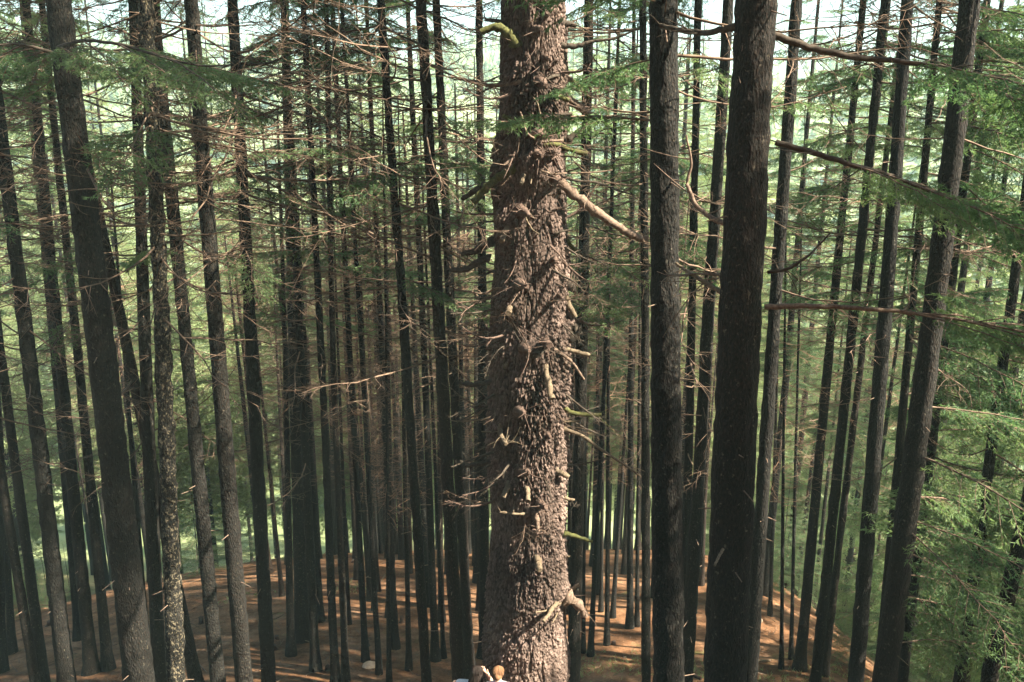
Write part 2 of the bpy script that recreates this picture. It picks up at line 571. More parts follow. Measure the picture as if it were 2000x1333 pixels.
def make_dead(seed, L=1.8, nsub=11, rad=0.011, sides=4, rise=0.25, segs=8, sub3=True):
    """bare dead branch along +X, dipping and then lifting at the tip"""
    r = np.random.default_rng(seed)
    g = Geo()
    t = np.linspace(0, 1, segs + 1)
    dip = r.uniform(0.10, 0.28)
    P = np.stack([L * t, L * (0.10 * np.sin(t * 3 + r.random() * 6) * t), L * (-dip * t + (dip + rise * r.uniform(-0.5, 1.0)) * t ** 2.2)], -1)
    P += r.normal(0, 0.012 * L, P.shape) * t[:, None]
    add_tube(g, P, rad * (1 - 0.82 * t) + 0.0015, sides, 0, False)
    for i in range(nsub):
        tt = r.uniform(0.2, 0.97)
        k = tt * segs
        i0 = min(int(k), segs - 1)
        p0 = P[i0] + (P[i0 + 1] - P[i0]) * (k - i0)
        ang = (1 if i % 2 else -1) * r.uniform(0.5, 1.25)
        ln = L * r.uniform(0.12, 0.42) * (1.1 - 0.6 * tt)
        d = np.array([math.cos(ang), math.sin(ang), r.normal(-0.1, 0.3)])
        s = np.linspace(0, 1, 5)
        bend = r.normal(0, 0.35, 3)
        Q = p0 + d * (s * ln)[:, None] + bend * (ln * 0.6 * s ** 2)[:, None]
        add_tube(g, Q, (rad * 0.45 * (1 - tt * 0.5)) * (1 - 0.75 * s) + 0.001, 3, 0, False)
        if sub3:
            for j in range(2):
                q0 = Q[2 + j]
                d2 = norm(d + r.normal(0, 0.8, 3))
                l2 = ln * r.uniform(0.25, 0.5)
                s3 = np.linspace(0, 1, 3)
                add_tube(g, q0 + d2 * (s3 * l2)[:, None] + r.normal(0, 0.2, 3) * (l2 * s3 ** 2)[:, None], rad * 0.22 * (1 - 0.7 * s3) + 0.0009, 3, 0, False)
    return g.arrays()

DEAD = [make_dead(400 + i, 2.3, 14, 0.015) for i in range(10)]
DEAD_THIN = [make_dead(420 + i, 1.8, 7, 0.013, 3, 0.3, 5, False) for i in range(8)]
def arr_mesh(name, arr, mats):
    g = Geo(); g.add_geo(arr[0], arr[1], np.eye(3), np.zeros(3))
    return g.mesh(name, mats)
DEAD_ME = [arr_mesh('dead_branch', d, M_TWIG) for d in DEAD]

def make_dead_set(seed, H=12.0, n=112):
    r = np.random.default_rng(seed)
    g = Geo()
    for i in range(n):
        h = r.random() ** 0.8
        V, Fl = DEAD_THIN[r.integers(8)]
        sc = r.uniform(0.35, 1.05) * (0.55 + 0.6 * h)
        g.add_geo(V, Fl, rotm(r.random() * 6.283, r.normal(0.05, 0.22), r.normal(0, 0.3)) * sc, np.array([0, 0, h * H]))
    return g.mesh('dead_branches', M_TWIG)
DEADSET_ME = [make_dead_set(440 + i) for i in range(5)]
for i in (0, 2, 4):
    DEADSET_ME[i].materials[0] = M_TWIG_RED

# ------------------------------------------------------------------ trunks
def trunk_geo(axis, r0, H, sides, step, flare=0.6, rough=0.03, seed=0.0, ztop_r=0.2):
    """axis: (ax, ay) lean per metre; a tapered, slightly bent trunk with a flared foot, base at the origin"""
    n = max(6, int(H / step))
    z = np.linspace(-0.5, H, n)
    t = np.clip(z / H, 0, 1)
    R = r0 * (1 - (1 - ztop_r) * t) * (1 + flare * np.exp(-np.clip(z, 0, None) / 0.35))
    bend = 0.07
    cx = axis[0] * z + bend * noise3(np.stack([z * 0.13, z * 0 + seed, z * 0], -1))
    cyy = axis[1] * z + bend * noise3(np.stack([z * 0.13, z * 0 + seed + 5.5, z * 0], -1))
    th = np.arange(sides) / sides * 2 * math.pi
    P = np.stack([np.cos(th)[None] * R[:, None], np.sin(th)[None] * R[:, None], np.repeat(z[:, None], sides, 1)], -1)
    dsp = rough * fbm(np.stack([P[..., 0] * 15 + seed, P[..., 1] * 15, P[..., 2] * 6.5], -1), 3) + 0.03 * r0 * fbm(np.stack([P[..., 0] * 2 + seed, P[..., 1] * 2, P[..., 2] * 0.6], -1), 2)
    P[..., 0] += np.cos(th)[None] * dsp + cx[:, None]
    P[..., 1] += np.sin(th)[None] * dsp + cyy[:, None]
    i = np.arange(n - 1)[:, None] * sides
    j = np.arange(sides)[None]
    k = (j + 1) % sides
    return P.reshape(-1, 3), np.stack([i + j, i + k, i + sides + k, i + sides + j], -1).reshape(-1, 4)

N_TREE = [0]
def conifer(base, axis, dia, H, mat=M_BARK, sides=14, step=0.35, rough=0.02, dead=0, dead_z=(5, 13), dead_sc=1.0, deadset=None,
            crown=None, boughs=(), label=None, group=None, name='conifer_tree', stubs=0, seed=None):
    i = N_TREE[0]; N_TREE[0] += 1
    r = np.random.default_rng(5000 + i if seed is None else seed)
    root = obj(name, None, loc=tuple(base))
    tag(root, label, 'tree', group)
    V, Fq = trunk_geo(axis, dia / 2, H, sides, step, rough=rough, seed=i * 3.7)
    gg = Geo(); gg.add(V, Fq)
    obj('trunk', gg.mesh('trunk', mat), root)
    def ax(z):
        return np.array([axis[0] * z, axis[1] * z, z])
    for k in range(dead):
        h = dead_z[0] + (dead_z[1] - dead_z[0]) * r.random() ** 0.75
        sc = r.uniform(0.45, 1.25) * dead_sc
        obj('dead_branch', DEAD_ME[r.integers(10)], root, ax(h), (r.normal(0, 0.3), r.normal(0.05, 0.2), r.random() * 6.283), sc)
    for k in range(stubs):
        h = r.uniform(1.0, dead_z[0] + 3)
        yaw = r.random() * 6.283
        sg = Geo()
        ln = dia / 2 + r.uniform(0.05, 0.22)
        s = np.linspace(0, 1, 4)
        d = np.array([math.cos(yaw), math.sin(yaw), r.normal(-0.1, 0.25)])
        add_tube(sg, d * (s * ln)[:, None], 0.011 * (1 - 0.5 * s), 5)
        obj('branch_stub', sg.mesh('branch_stub', M_BRANCH), root, ax(h))
    if deadset is not None:
        z0, z1 = deadset
        obj('dead_branches', DEADSET_ME[r.integers(5)], root, ax(z0), (-axis[1], axis[0], r.random() * 6.283), (r.uniform(0.8, 1.15),) * 2 + ((z1 - z0) / 12.0,))['kind'] = 'stuff'
    if crown is not None:
        z0, hh, rr, far = crown
        me = DENSE_ME if far == 2 else (CROWNF_ME if far else CROWN_ME)[r.integers(3 if far else 2)]
        k = (20.0, 3.6) if far == 1 else (11.0, 2.5)
        obj('crown', me, root, ax(z0), (-axis[1], axis[0], r.random() * 6.283), (rr / k[1], rr / k[1], hh / k[0]))
    for (h, yaw, pit, sc, bi) in boughs:
        obj('bough', BOUGH_ME[bi % 6], root, ax(h), (r.normal(0, 0.15), -pit, yaw), sc)
    return root

def px_tree(xt, yt, xb, yb, w, Y=None, **kw):
    """tree measured in the photograph: axis through two pixels, width w (px) at the lower one; Y None: stands on the ground there"""
    if Y is None:
        P0 = ground_hit(xb, yb)
        Y = float(P0[1])
    else:
        P0 = pix(xb, yb, Y)
    P1 = pix(xt, yt, Y)
    ax = (P1[0] - P0[0]) / (P1[2] - P0[2])
    z = P0[2]
    for _ in range(6):
        z = float(terr(P0[0] + ax * (z - P0[2]), Y))
    base = np.array([P0[0] + ax * (z - P0[2]), Y, z])
    H = kw.pop('H', 24.0)
    dia = w * depth_of(P0) / F
    hb = max(0.0, P0[2] - z)
    dia /= (1 - 0.7 * hb / H)
    return conifer(base, (ax, random.uniform(-0.008, 0.008)), dia, H, **kw), base

exec_order = []
# columns: x_top, y_top, x_bottom, y_bottom, width px, Y (None = foot visible), style, label
N, M_, B_ = 'near', 'mid', 'back'
TREES = [
 # ---- left
 (-30, 0, 131, 1333, 31, 15.0, N, 'dark conifer trunk nearest the left edge, leaning left at the top'),
 (-45, 300, 86, 1315, 20, 16.0, M_, 'thin leaning conifer half hidden behind the leftmost dark trunk'),
 (-75, 400, 70, 1345, 18, 14.5, M_, 'slim pale edged trunk slanting across the bottom left corner'),
 (-10, 700, 5, 1312, 20, None, M_, 'short visible trunk cut by the left edge, foot on the litter'),
 (-12, 500, 25, 1276, 15, None, B_, 'thin dark trunk just inside the left edge, foot visible'),
 (62, 200, 153, 1250, 17, None, M_, 'thin conifer second left of the massive left trunk, foot in shade'),
 (68, 150, 179, 1318, 24, None, N, 'conifer with clear foot just left of the massive left trunk'),
 (100, 180, 212, 1310, 20, None, M_, 'slender conifer almost touching the massive left trunk on its left'),
 (110, 0, 274, 1345, 56, 11.5, N, 'massive dark leaning conifer, thickest trunk of the left third'),
 (208, 200, 289, 1265, 13, None, B_, 'thin dark trunk just right of the massive left trunk'),
 (150, 210, 388, 1345, 24, 15.5, M_, 'reddish conifer leaning hard left behind the speckled trunk'),
 (264, 100, 310, 1330, 27, 14.5, M_, 'straight dark conifer directly left of the lichen speckled trunk'),
 (287, 0, 345, 1345, 33, 12.5, N, 'lichen speckled conifer trunk with sunlit right edge, left third'),
 (306, 100, 430, 1345, 28, 14.0, N, 'dark conifer right of the lichen speckled trunk, curving branches above'),
 (375, 0, 478, 1345, 33, 13.0, N, 'thick dark conifer standing among the reddish dead branches at left'),
 (455, 0, 524, 1345, 27, 14.2, N, 'conifer carrying the mass of sunlit reddish dead branches'),
 # ---- left of the giant
 (550, 400, 570, 1282, 16, None, B_, 'thin trunk with bent foot left of the dark twin trunks'),
 (566, 300, 590, 1250, 28, None, M_, 'thickest of the dark twin trunks left of centre'),
 (572, 350, 619, 1310, 18, None, M_, 'right hand member of the dark twin trunks left of centre'),
 (600, 125, 658, 1345, 16, 16.2, N, 'straight slim conifer right of the dark twin trunks'),
 (643, 300, 673, 1345, 14, 16.6, M_, 'slim conifer just right of the straight one, dead twigs above'),
 (655, 500, 680, 1220, 9, None, B_, 'very thin trunk before the bright sandy slope'),
 (672, 450, 713, 1296, 13, None, M_, 'thin conifer with foot beside the pale rock'),
 (690, 400, 743, 1318, 11, None, M_, 'thin leaning trunk immediately right of the pale rock'),
 (702, 500, 729, 1192, 9, None, B_, 'wispy trunk behind the pale rock tree'),
 (735, 420, 771, 1268, 14, None, M_, 'thin conifer left of the tall curved slender trunk'),
 (748, 500, 760, 1335, 9, None, B_, 'pole thin straight trunk left of the tall curved slender trunk'),
 (746, 0, 836, 1345, 20, 14.0, N, 'tall slender gently curved conifer between pale rock and giant tree'),
 (785, 500, 800, 1312, 11, None, B_, 'dark pole thin trunk behind the tall slender curved conifer'),
 (815, 380, 853, 1292, 15, None, M_, 'dark thin trunk left of the two brown trunks by the giant'),
 (838, 600, 868, 1286, 9, None, B_, 'spindly bent trunk left of the two brown trunks'),
 (822, 0, 894, 1345, 26, 13.6, N, 'brown conifer second left of the giant tree, behind the two people'),
 (858, 150, 918, 1330, 21, 15.0, N, 'brown conifer first left of the giant tree above the dark haired person'),
 (938, 0, 947, 1286, 21, None, N, 'dark conifer pressed against the left edge of the giant tree'),
 # ---- right of the giant
 (1148, 50, 1119, 1345, 26, 15.2, N, 'dark conifer pressed against the right edge of the giant tree'),
 (1143, 800, 1141, 1278, 8, None, B_, 'pole thin trunk just right of the giant tree'),
 (1184, 600, 1155, 1282, 11, None, M_, 'thin trunk with clear foot on sunlit litter right of the giant'),
 (1192, 620, 1184, 1262, 10, None, B_, 'thin trunk paired beside a stump right of the giant'),
 (1180, 700, 1173, 1196, 8, None, B_, 'far pole trunk between giant tree and rough barked column'),
 (1230, 700, 1198, 1208, 9, None, B_, 'far thin trunk leaning right, below the green bough'),
 (1236, 600, 1231, 1228, 13, None, M_, 'thin trunk standing close left of the rough barked column'),
 (1248, 620, 1243, 1226, 9, None, B_, 'wispy trunk squeezed left of the rough barked column'),
 (1256, 0, 1262, 1345, 18, 14.5, N, 'slim straight conifer hugging the left side of the rough barked column'),
 (1298, 0, 1304, 1345, 60, 9.6, N, 'rough barked straight column, second thickest trunk right of the giant'),
 (1362, 40, 1334, 1345, 19, 14.0, M_, 'slim trunk peeping out right of the rough barked column'),
 (1425, 0, 1340, 1345, 26, 13.0, N, 'conifer leaning right between the two thickest right hand trunks'),
 (1483, 0, 1410, 1345, 82, 8.2, N, 'massive dark conifer right of centre carrying long green boughs'),
 (1556, 60, 1464, 1345, 27, 12.6, N, 'conifer just right of the massive dark boughed trunk'),
 (1690, 350, 1590, 1345, 20, 15.0, N, 'leaning dark conifer, third right of the massive boughed trunk'),
 (1640, 450, 1563, 1310, 20, None, M_, 'leaning trunk with foot on litter, second right of the massive one'),
 (1690, 600, 1606, 1320, 15, None, M_, 'thin leaning trunk with foot right of the leaning pair'),
 (1778, 0, 1668, 1345, 29, 13.0, N, 'clean dark conifer leaning right with pale hanging strips'),
 (1830, 0, 1714, 1345, 18, 14.6, M_, 'slim leaning conifer behind and left of the thick right trunk'),
 (1897, 0, 1730, 1345, 44, 11.4, N, 'thick dark leaning conifer, thickest of the right quarter'),
 (1895, 300, 1763, 1345, 20, 15.0, M_, 'brown leaning conifer directly right of the thick right trunk'),
 (2090, 600, 1932, 1345, 30, 12.0, N, 'dark trunk slanting through the bottom right corner'),
 (1960, 700, 1872, 1345, 22, 14.0, M_, 'dark lower trunk half hidden by green boughs near the right edge'),
 (1532, 700, 1524, 1310, 8, None, B_, 'pole thin upright trunk at the litter edge, right of the massive one'),
 (1560, 700, 1545, 1290, 8, None, B_, 'second pole thin trunk at the litter edge on the right'),
 (1517, 800, 1505, 1205, 8, None, B_, 'far pole thin trunk at the bright litter edge on the right'),
]
CLEAR = set()
for row in TREES:
    xt, yt, xb, yb, w, Y, st, label = row
    kw = {}
    Yg = Y if Y is not None else float(ground_hit(xb, yb)[1])
    if st == N:
        kw = dict(sides=22, step=0.16, rough=0.03, dead=30, dead_z=(7.2, 14), stubs=8, H=25)
    elif st == M_:
        kw = dict(sides=14, step=0.3, rough=0.02, dead=24, dead_z=(5.0, 14.5), stubs=4, H=23)
    else:
        kw = dict(sides=10, step=0.5, rough=0.012, deadset=(4, 12), H=13.0)
    if Yg > 17 and st != B_:
        kw['deadset'] = (4.5, 16); kw['dead'] = 6
    if 'speckled conifer trunk' in label:
        kw['mat'] = M_BARK_LICHEN; kw['sides'] = 40; kw['step'] = 0.06; kw['rough'] = 0.05
    if 'rough barked straight' in label or label.startswith('massive'):
        kw['sides'] = 60; kw['step'] = 0.05; kw['rough'] = 0.028; kw['dead'] = 6; kw['stubs'] = 14
    if 'reddish conifer' in label or 'brown conifer' in label:
        kw['mat'] = M_BARK_RED
    if st != B_ and xb < 1000 and not label.startswith('massive'):
        kw['dead'] = int(kw.get('dead', 0) * 1.4)
    if 'mass of sunlit reddish' in label:
        kw['dead'] = 60; kw['dead_z'] = (9.0, 12.5); kw['dead_sc'] = 1.25
    if 'thick dark conifer standing among' in label:
        kw['dead'] = 24; kw['dead_z'] = (8.5, 13)
    # crowns: above the frame on the near trees, lower on those further back
    zc = 13.8 if Yg < 17 else 14.0
    if st == B_:
        kw['boughs'] = [(random.uniform(8.5, 12.5), random.uniform(0, 6.28), random.uniform(-0.2, 0.2), random.uniform(0.3, 0.6), q) for q in range(4)]
    elif xb < 900:
        kw['crown'] = (zc - 0.5 + random.random() * 2.5, 9, 1.2 if 420 < xb else 2.0, False)
    else:
        kw['crown'] = (zc + 1 + random.random() * 2, 9.0, 2.3 if Yg > 14.3 else 1.6, False)
    if st != B_ and not label.startswith('massive'):
        rb = random.Random(int(xb))
        kw['boughs'] = [(rb.uniform(8.5, 14.5), rb.uniform(0, 6.28), rb.uniform(-0.25, 0.1), rb.uniform(0.4, 0.85), rb.randrange(6)) for _ in range(4 if xb < 1000 else 9)]
    if xb > 1700:
        kw['boughs'] = kw.get('boughs', []) + [(rb.uniform(1.5, 13.5), rb.uniform(-1.3, 1.1), rb.uniform(-0.3, 0.05), rb.uniform(0.6, 1.1), rb.randrange(6)) for _ in range(30)]
    # the gap in the canopy through which the sun reaches the giant
    if label.startswith(('thick dark leaning conifer', 'conifer just right of the massive', 'conifer leaning right between', 'clean dark conifer', 'dark trunk slanting through the bottom right')):
        kw['crown'] = (21, 4.0, 1.0, False); kw['dead'] = 8
        kw['boughs'] = [q for q in kw.get('boughs', []) if q[0] < 6 and xb > 1700]
    if label == 'massive dark conifer right of centre carrying long green boughs' or 'rough barked straight' in label:
        kw['crown'] = (11.2, 12, 2.8, False)
    px_tree(xt, yt, xb, yb, w, Y, label=label, **kw)

ANCHORS = [(-400, 'left edge'), (200, 'massive left trunk'), (318, 'lichen speckled trunk'), (482, 'red twig conifer'), (785, 'slender curved conifer'), (1030, 'giant tree'),
           (1300, 'rough barked column'), (1440, 'massive boughed trunk'), (1715, 'clean leaning trunk'), (1810, 'thick right trunk'), (2500, 'right edge')]
ORD = ['first', 'second', 'third', 'fourth', 'fifth', 'sixth', 'seventh', 'eighth', 'ninth', 'tenth', 'eleventh', 'twelfth']
def nth(i):
    return ORD[i] if i < 12 else str(i + 1) + {1: 'st', 2: 'nd', 3: 'rd'}.get((i + 1) % 10 if i > 12 else 0, 'th')
def gap_labels(lst, what, by):
    """lst: (root, pixel column, distance); each gets its own label from the gap it is seen in and its rank there"""
    gaps = {}
    for o, px, Y in lst:
        k = max(i for i, a in enumerate(ANCHORS[:-1]) if px >= a[0] or i == 0)
        gaps.setdefault(k, []).append((o, px, Y))
    for k, m in gaps.items():
        m.sort(key=lambda q: q[2] if by == 'near' else q[1])
        for i, (o, px, Y) in enumerate(m):
            o['label'] = '%s between %s and %s, %s %s' % (what, ANCHORS[k][1], ANCHORS[k + 1][1], nth(i), 'nearest' if by == 'near' else 'from left')
def col_of(X, Y, z):
    return 1000 + X / depth_of((X, Y, z)) * F
FILL, LEAFY, SAPS = [], [], []
# thin trunks filling the back of the stand
pts = []
def far_ok(x, y):
    return all((x - a) ** 2 + (y - b) ** 2 > 0.55 for a, b in pts)
k = 0
while k < 104:
    Y = random.uniform(20.5, 33) if k < 60 else random.uniform(27.5, 38)
    zone = random.random()
    px = random.uniform(500, 950) if zone < 0.62 else (random.uniform(1110, 1420) if zone < 0.8 else random.uniform(-20, 2000))
    X = (px - 1000) / F * (Y * CP + 14 * SP)
    if not far_ok(X, Y):
        continue
    pts.append((X, Y)); k += 1
    b = np.array([X, Y, float(terr(X, Y))])
    FILL.append((conifer(b, (random.uniform(-0.03, 0.03), random.uniform(-0.02, 0.02)), random.uniform(0.13, 0.24) if k < 60 else random.uniform(0.10, 0.18), 11.5 + (k % 5) * 0.9, sides=9, step=0.5, rough=0.012, mat=M_BARK_RED if k % 2 else M_BARK,
            deadset=(random.uniform(2.5, 5), 12), boughs=[(random.uniform(8.5, 12), random.uniform(0, 6.28), random.uniform(-0.2, 0.2), random.uniform(0.3, 0.6), q) for q in range(5)],
            label='thin dark conifer far back in the crowded stand', group='thin trunks crowding the back of the stand'), px, Y))
gap_labels(FILL, 'thin back trunk', 'left')

# leafy conifers below the crest and beyond it
k = 0
pts2 = []
while k < 128:
    tall = k >= 84
    Y = 34 + 60 * random.random() ** 1.5 if not tall else random.uniform(37, 68)
    X = random.uniform(-0.68, 0.68) * (Y + 6)
    if any((X - a) ** 2 + (Y - b) ** 2 < 6 for a, b in pts2):
        continue
    pts2.append((X, Y)); k += 1
    z = float(terr(X, Y))
    H = random.uniform(19, 27) if not tall else random.uniform(2, 9) - z
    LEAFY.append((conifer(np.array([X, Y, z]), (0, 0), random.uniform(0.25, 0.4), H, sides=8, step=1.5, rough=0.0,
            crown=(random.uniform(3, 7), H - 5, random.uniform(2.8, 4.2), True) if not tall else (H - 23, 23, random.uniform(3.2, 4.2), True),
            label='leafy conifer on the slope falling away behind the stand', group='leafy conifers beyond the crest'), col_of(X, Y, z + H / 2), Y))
gap_labels(LEAFY, 'leafy tree beyond crest', 'near')

# leafy conifers at the right edge of the stand
for (px, Y, H, cz, rr, lab) in (
        (1985, 15.5, 25, 1.5, 2.8, 'full green conifer filling the lower right edge with sunlit boughs'),
        (2130, 12.5, 24, 2.0, 2.4, 'green conifer reaching in from beyond the right edge'),
        (1850, 23.0, 24, 1.0, 2.8, 'bright green conifer low behind the thick right trunk'),
        (2010, 24.0, 26, 1.0, 3.2, 'tall pale green conifer at the right edge behind the corner trunk'),
        (1760, 28.0, 24, 2.0, 2.6, 'sunlit green conifer between the clean leaning trunk and thick right trunk'),
        (1930, 31.0, 26, 1.0, 3.2, 'distant pale green conifer near the upper right edge'),
        (1690, 33.0, 24, 3.0, 2.6, 'pale green conifer behind the clean leaning trunk at right'),
        (1560, 30.0, 22, 3.0, 2.3, 'green conifer behind the leaning pair right of the massive trunk'),
        (1885, 17.5, 22, 2.0, 2.3, 'feathery green conifer just right of the thick right trunk'),
        (1790, 20.5, 22, 4.0, 2.0, 'slim green conifer behind the thick right trunk'),
        (1985, 20.5, 24, 1.0, 2.6, 'layered green conifer on the lower right edge'),
        (1625, 24.5, 20, 6.0, 1.9, 'light green conifer above the litter edge on the right'),
        (1505, 24.0, 20, 7.5, 1.6, 'green conifer showing right beside the massive boughed trunk'),
        (1165, 27.0, 20, 6.5, 1.6, 'light green conifer showing just right of the giant tree'),
        (1215, 31.0, 20, 4.5, 1.8, 'young green conifer behind the thin trunks right of the giant')):
    X = (px - 1000) / F * (Y * CP + 13 * SP)
    z = float(terr(X, Y))
    conifer(np.array([X, Y, z]), (0, 0), 0.28, H, sides=12, step=0.6, crown=(cz, H - cz - 6, rr, 2), label=lab,
            boughs=[(H - 6.5 + 0.3 * q, q * 2.4, 0.1, 0.8 * (1 - q / 24), q) for q in range(18)])

# unseen trees behind and beside the camera, added to block sky light
pts3 = []
while len(pts3) < 36:
    X = random.uniform(-26, 24); Y = random.uniform(-24, 2)
    if (X * X + Y * Y < 16) or (X > 4 and Y > -6) or (Y > -2 and abs(X) < 0.62 * (Y + 4) + 4) or any((X - a) ** 2 + (Y - b) ** 2 < 7 for a, b in pts3):
        continue
    pts3.append((X, Y))
    H = random.uniform(18, 24)
    conifer(np.array([X, Y, float(terr(X, Y))]), (0, 0), random.uniform(0.3, 0.45), H, sides=9, step=1.5, rough=0.0,
            crown=(random.uniform(4, 7), H - 5, random.uniform(2.8, 3.6), True),
            label='unseen conifer added around the viewpoint to block sky light', group='unseen shade trees around the viewpoint')

for (X, Y, H, cz, rr) in ((8.4, 5.2, 20, 4, 2.7), (11.4, 3.6, 20, 4, 2.8), (7.6, 2.8, 18, 4, 2.8), (11.3, 9.0, 11.0, 1.5, 2.5), (14.5, 2.6, 22, 4, 3.2), (9.8, 6.0, 15, 2, 2.0)):  # out-of-frame trees added to keep the sun off the dark right-hand trunks
    conifer(np.array([X, Y, float(terr(X, Y))]), (0, 0), 0.35, H, sides=9, step=1.5, rough=0.0, crown=(cz, H - cz, rr, True),
            label='unseen conifer added around the viewpoint to block sky light', group='unseen shade trees around the viewpoint')

k = 0
while k < 34:
    Y = random.uniform(27, 37); X = random.uniform(-0.66, 0.66) * (Y + 4)
    if k > 22:
        X = random.uniform(7.5, 14); Y = random.uniform(17, 29)
    k += 1
    H = random.uniform(1.6, 4.5)
    SAPS.append((conifer(np.array([X, Y, float(terr(X, Y))]), (0, 0), 0.05, H, sides=6, step=0.6, rough=0.0, crown=(0.25, H, H * 0.28 + 0.3, False),
            label='low green sapling at the far edge of the litter slope', group='saplings along the crest'), col_of(X, Y, float(terr(X, Y))), Y))
gap_labels(SAPS, 'low green sapling', 'near')

for o in list(scn.objects):  # darker needles on the added shade trees, to cut their bounce light
    if o.get('group') == 'unseen shade trees around the viewpoint':
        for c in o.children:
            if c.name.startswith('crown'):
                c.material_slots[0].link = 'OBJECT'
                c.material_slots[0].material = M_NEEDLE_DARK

# far wood on the opposite hillside: one mass
def far_wood():
    r = np.random.default_rng(77)
    g = Geo()
    n = 2000
    Y = r.uniform(110, 470, n); X = r.uniform(-0.75, 0.75, n) * (Y + 20)
    keep = fbm(np.stack([X * 0.02, Y * 0.02, X * 0 + 4], -1), 3) > -0.25
    X, Y = X[keep], Y[keep]
    Z = terr(X, Y)
    for x, y, z in zip(X, Y, Z):
        H = r.uniform(9, 17); R = H * r.uniform(0.17, 0.25)
        m = 36
        h = r.random(m) ** 1.2
        th = r.random(m) * 6.283
        rr = R * (1 - h)
        c = np.stack([x + rr * np.cos(th), y + rr * np.sin(th), z + H * (0.05 + 0.95 * h)], -1)
        inn = np.stack([np.full(m, x), np.full(m, y), z + H * (0.05 + 0.95 * h) + 0.16 * H], -1)
        s = np.stack([-np.sin(th), np.cos(th), np.zeros(m)], -1) * (R * 0.45 * (1.1 - h))[:, None]
        V = np.stack([inn, c - s, c + s], 1).reshape(-1, 3)
        V = V + r.normal(0, 0.12, V.shape)
        g.add(V, np.arange(m * 3).reshape(-1, 3))
    return g.mesh('far_forest', M_NEEDLE_FAR, False)
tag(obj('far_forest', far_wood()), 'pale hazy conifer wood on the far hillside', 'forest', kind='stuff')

# ------------------------------------------------------------------ the giant tree
GY_ = 13.0
G0 = pix(1027, 1333, GY_)
G1 = pix(1043, 0, GY_)
g_ax = (G1[0] - G0[0]) / (G1[2] - G0[2])
gz = float(terr(G0[0], GY_))
gbase = np.array([G0[0] + g_ax * (gz - G0[2]), GY_, gz])
GT = [(0, 129), (250, 137), (500, 145), (660, 153), (900, 150), (1333, 157)]
g_z = np.array([pix(1030, y, GY_)[2] for y, w in GT])[::-1]
g_r = np.array([w * depth_of(pix(1030, y, GY_)) / F / 2 for y, w in GT])[::-1]
def giant_R(z):
    """radius at absolute height z"""
    r = np.interp(z, g_z, g_r)
    r = np.where(z > g_z[-1], g_r[-1] - (z - g_z[-1]) * 0.022, r)
    lo = z - gz
    return r * (1 + 0.28 * np.exp(-np.clip(lo, 0, None) / 0.5))

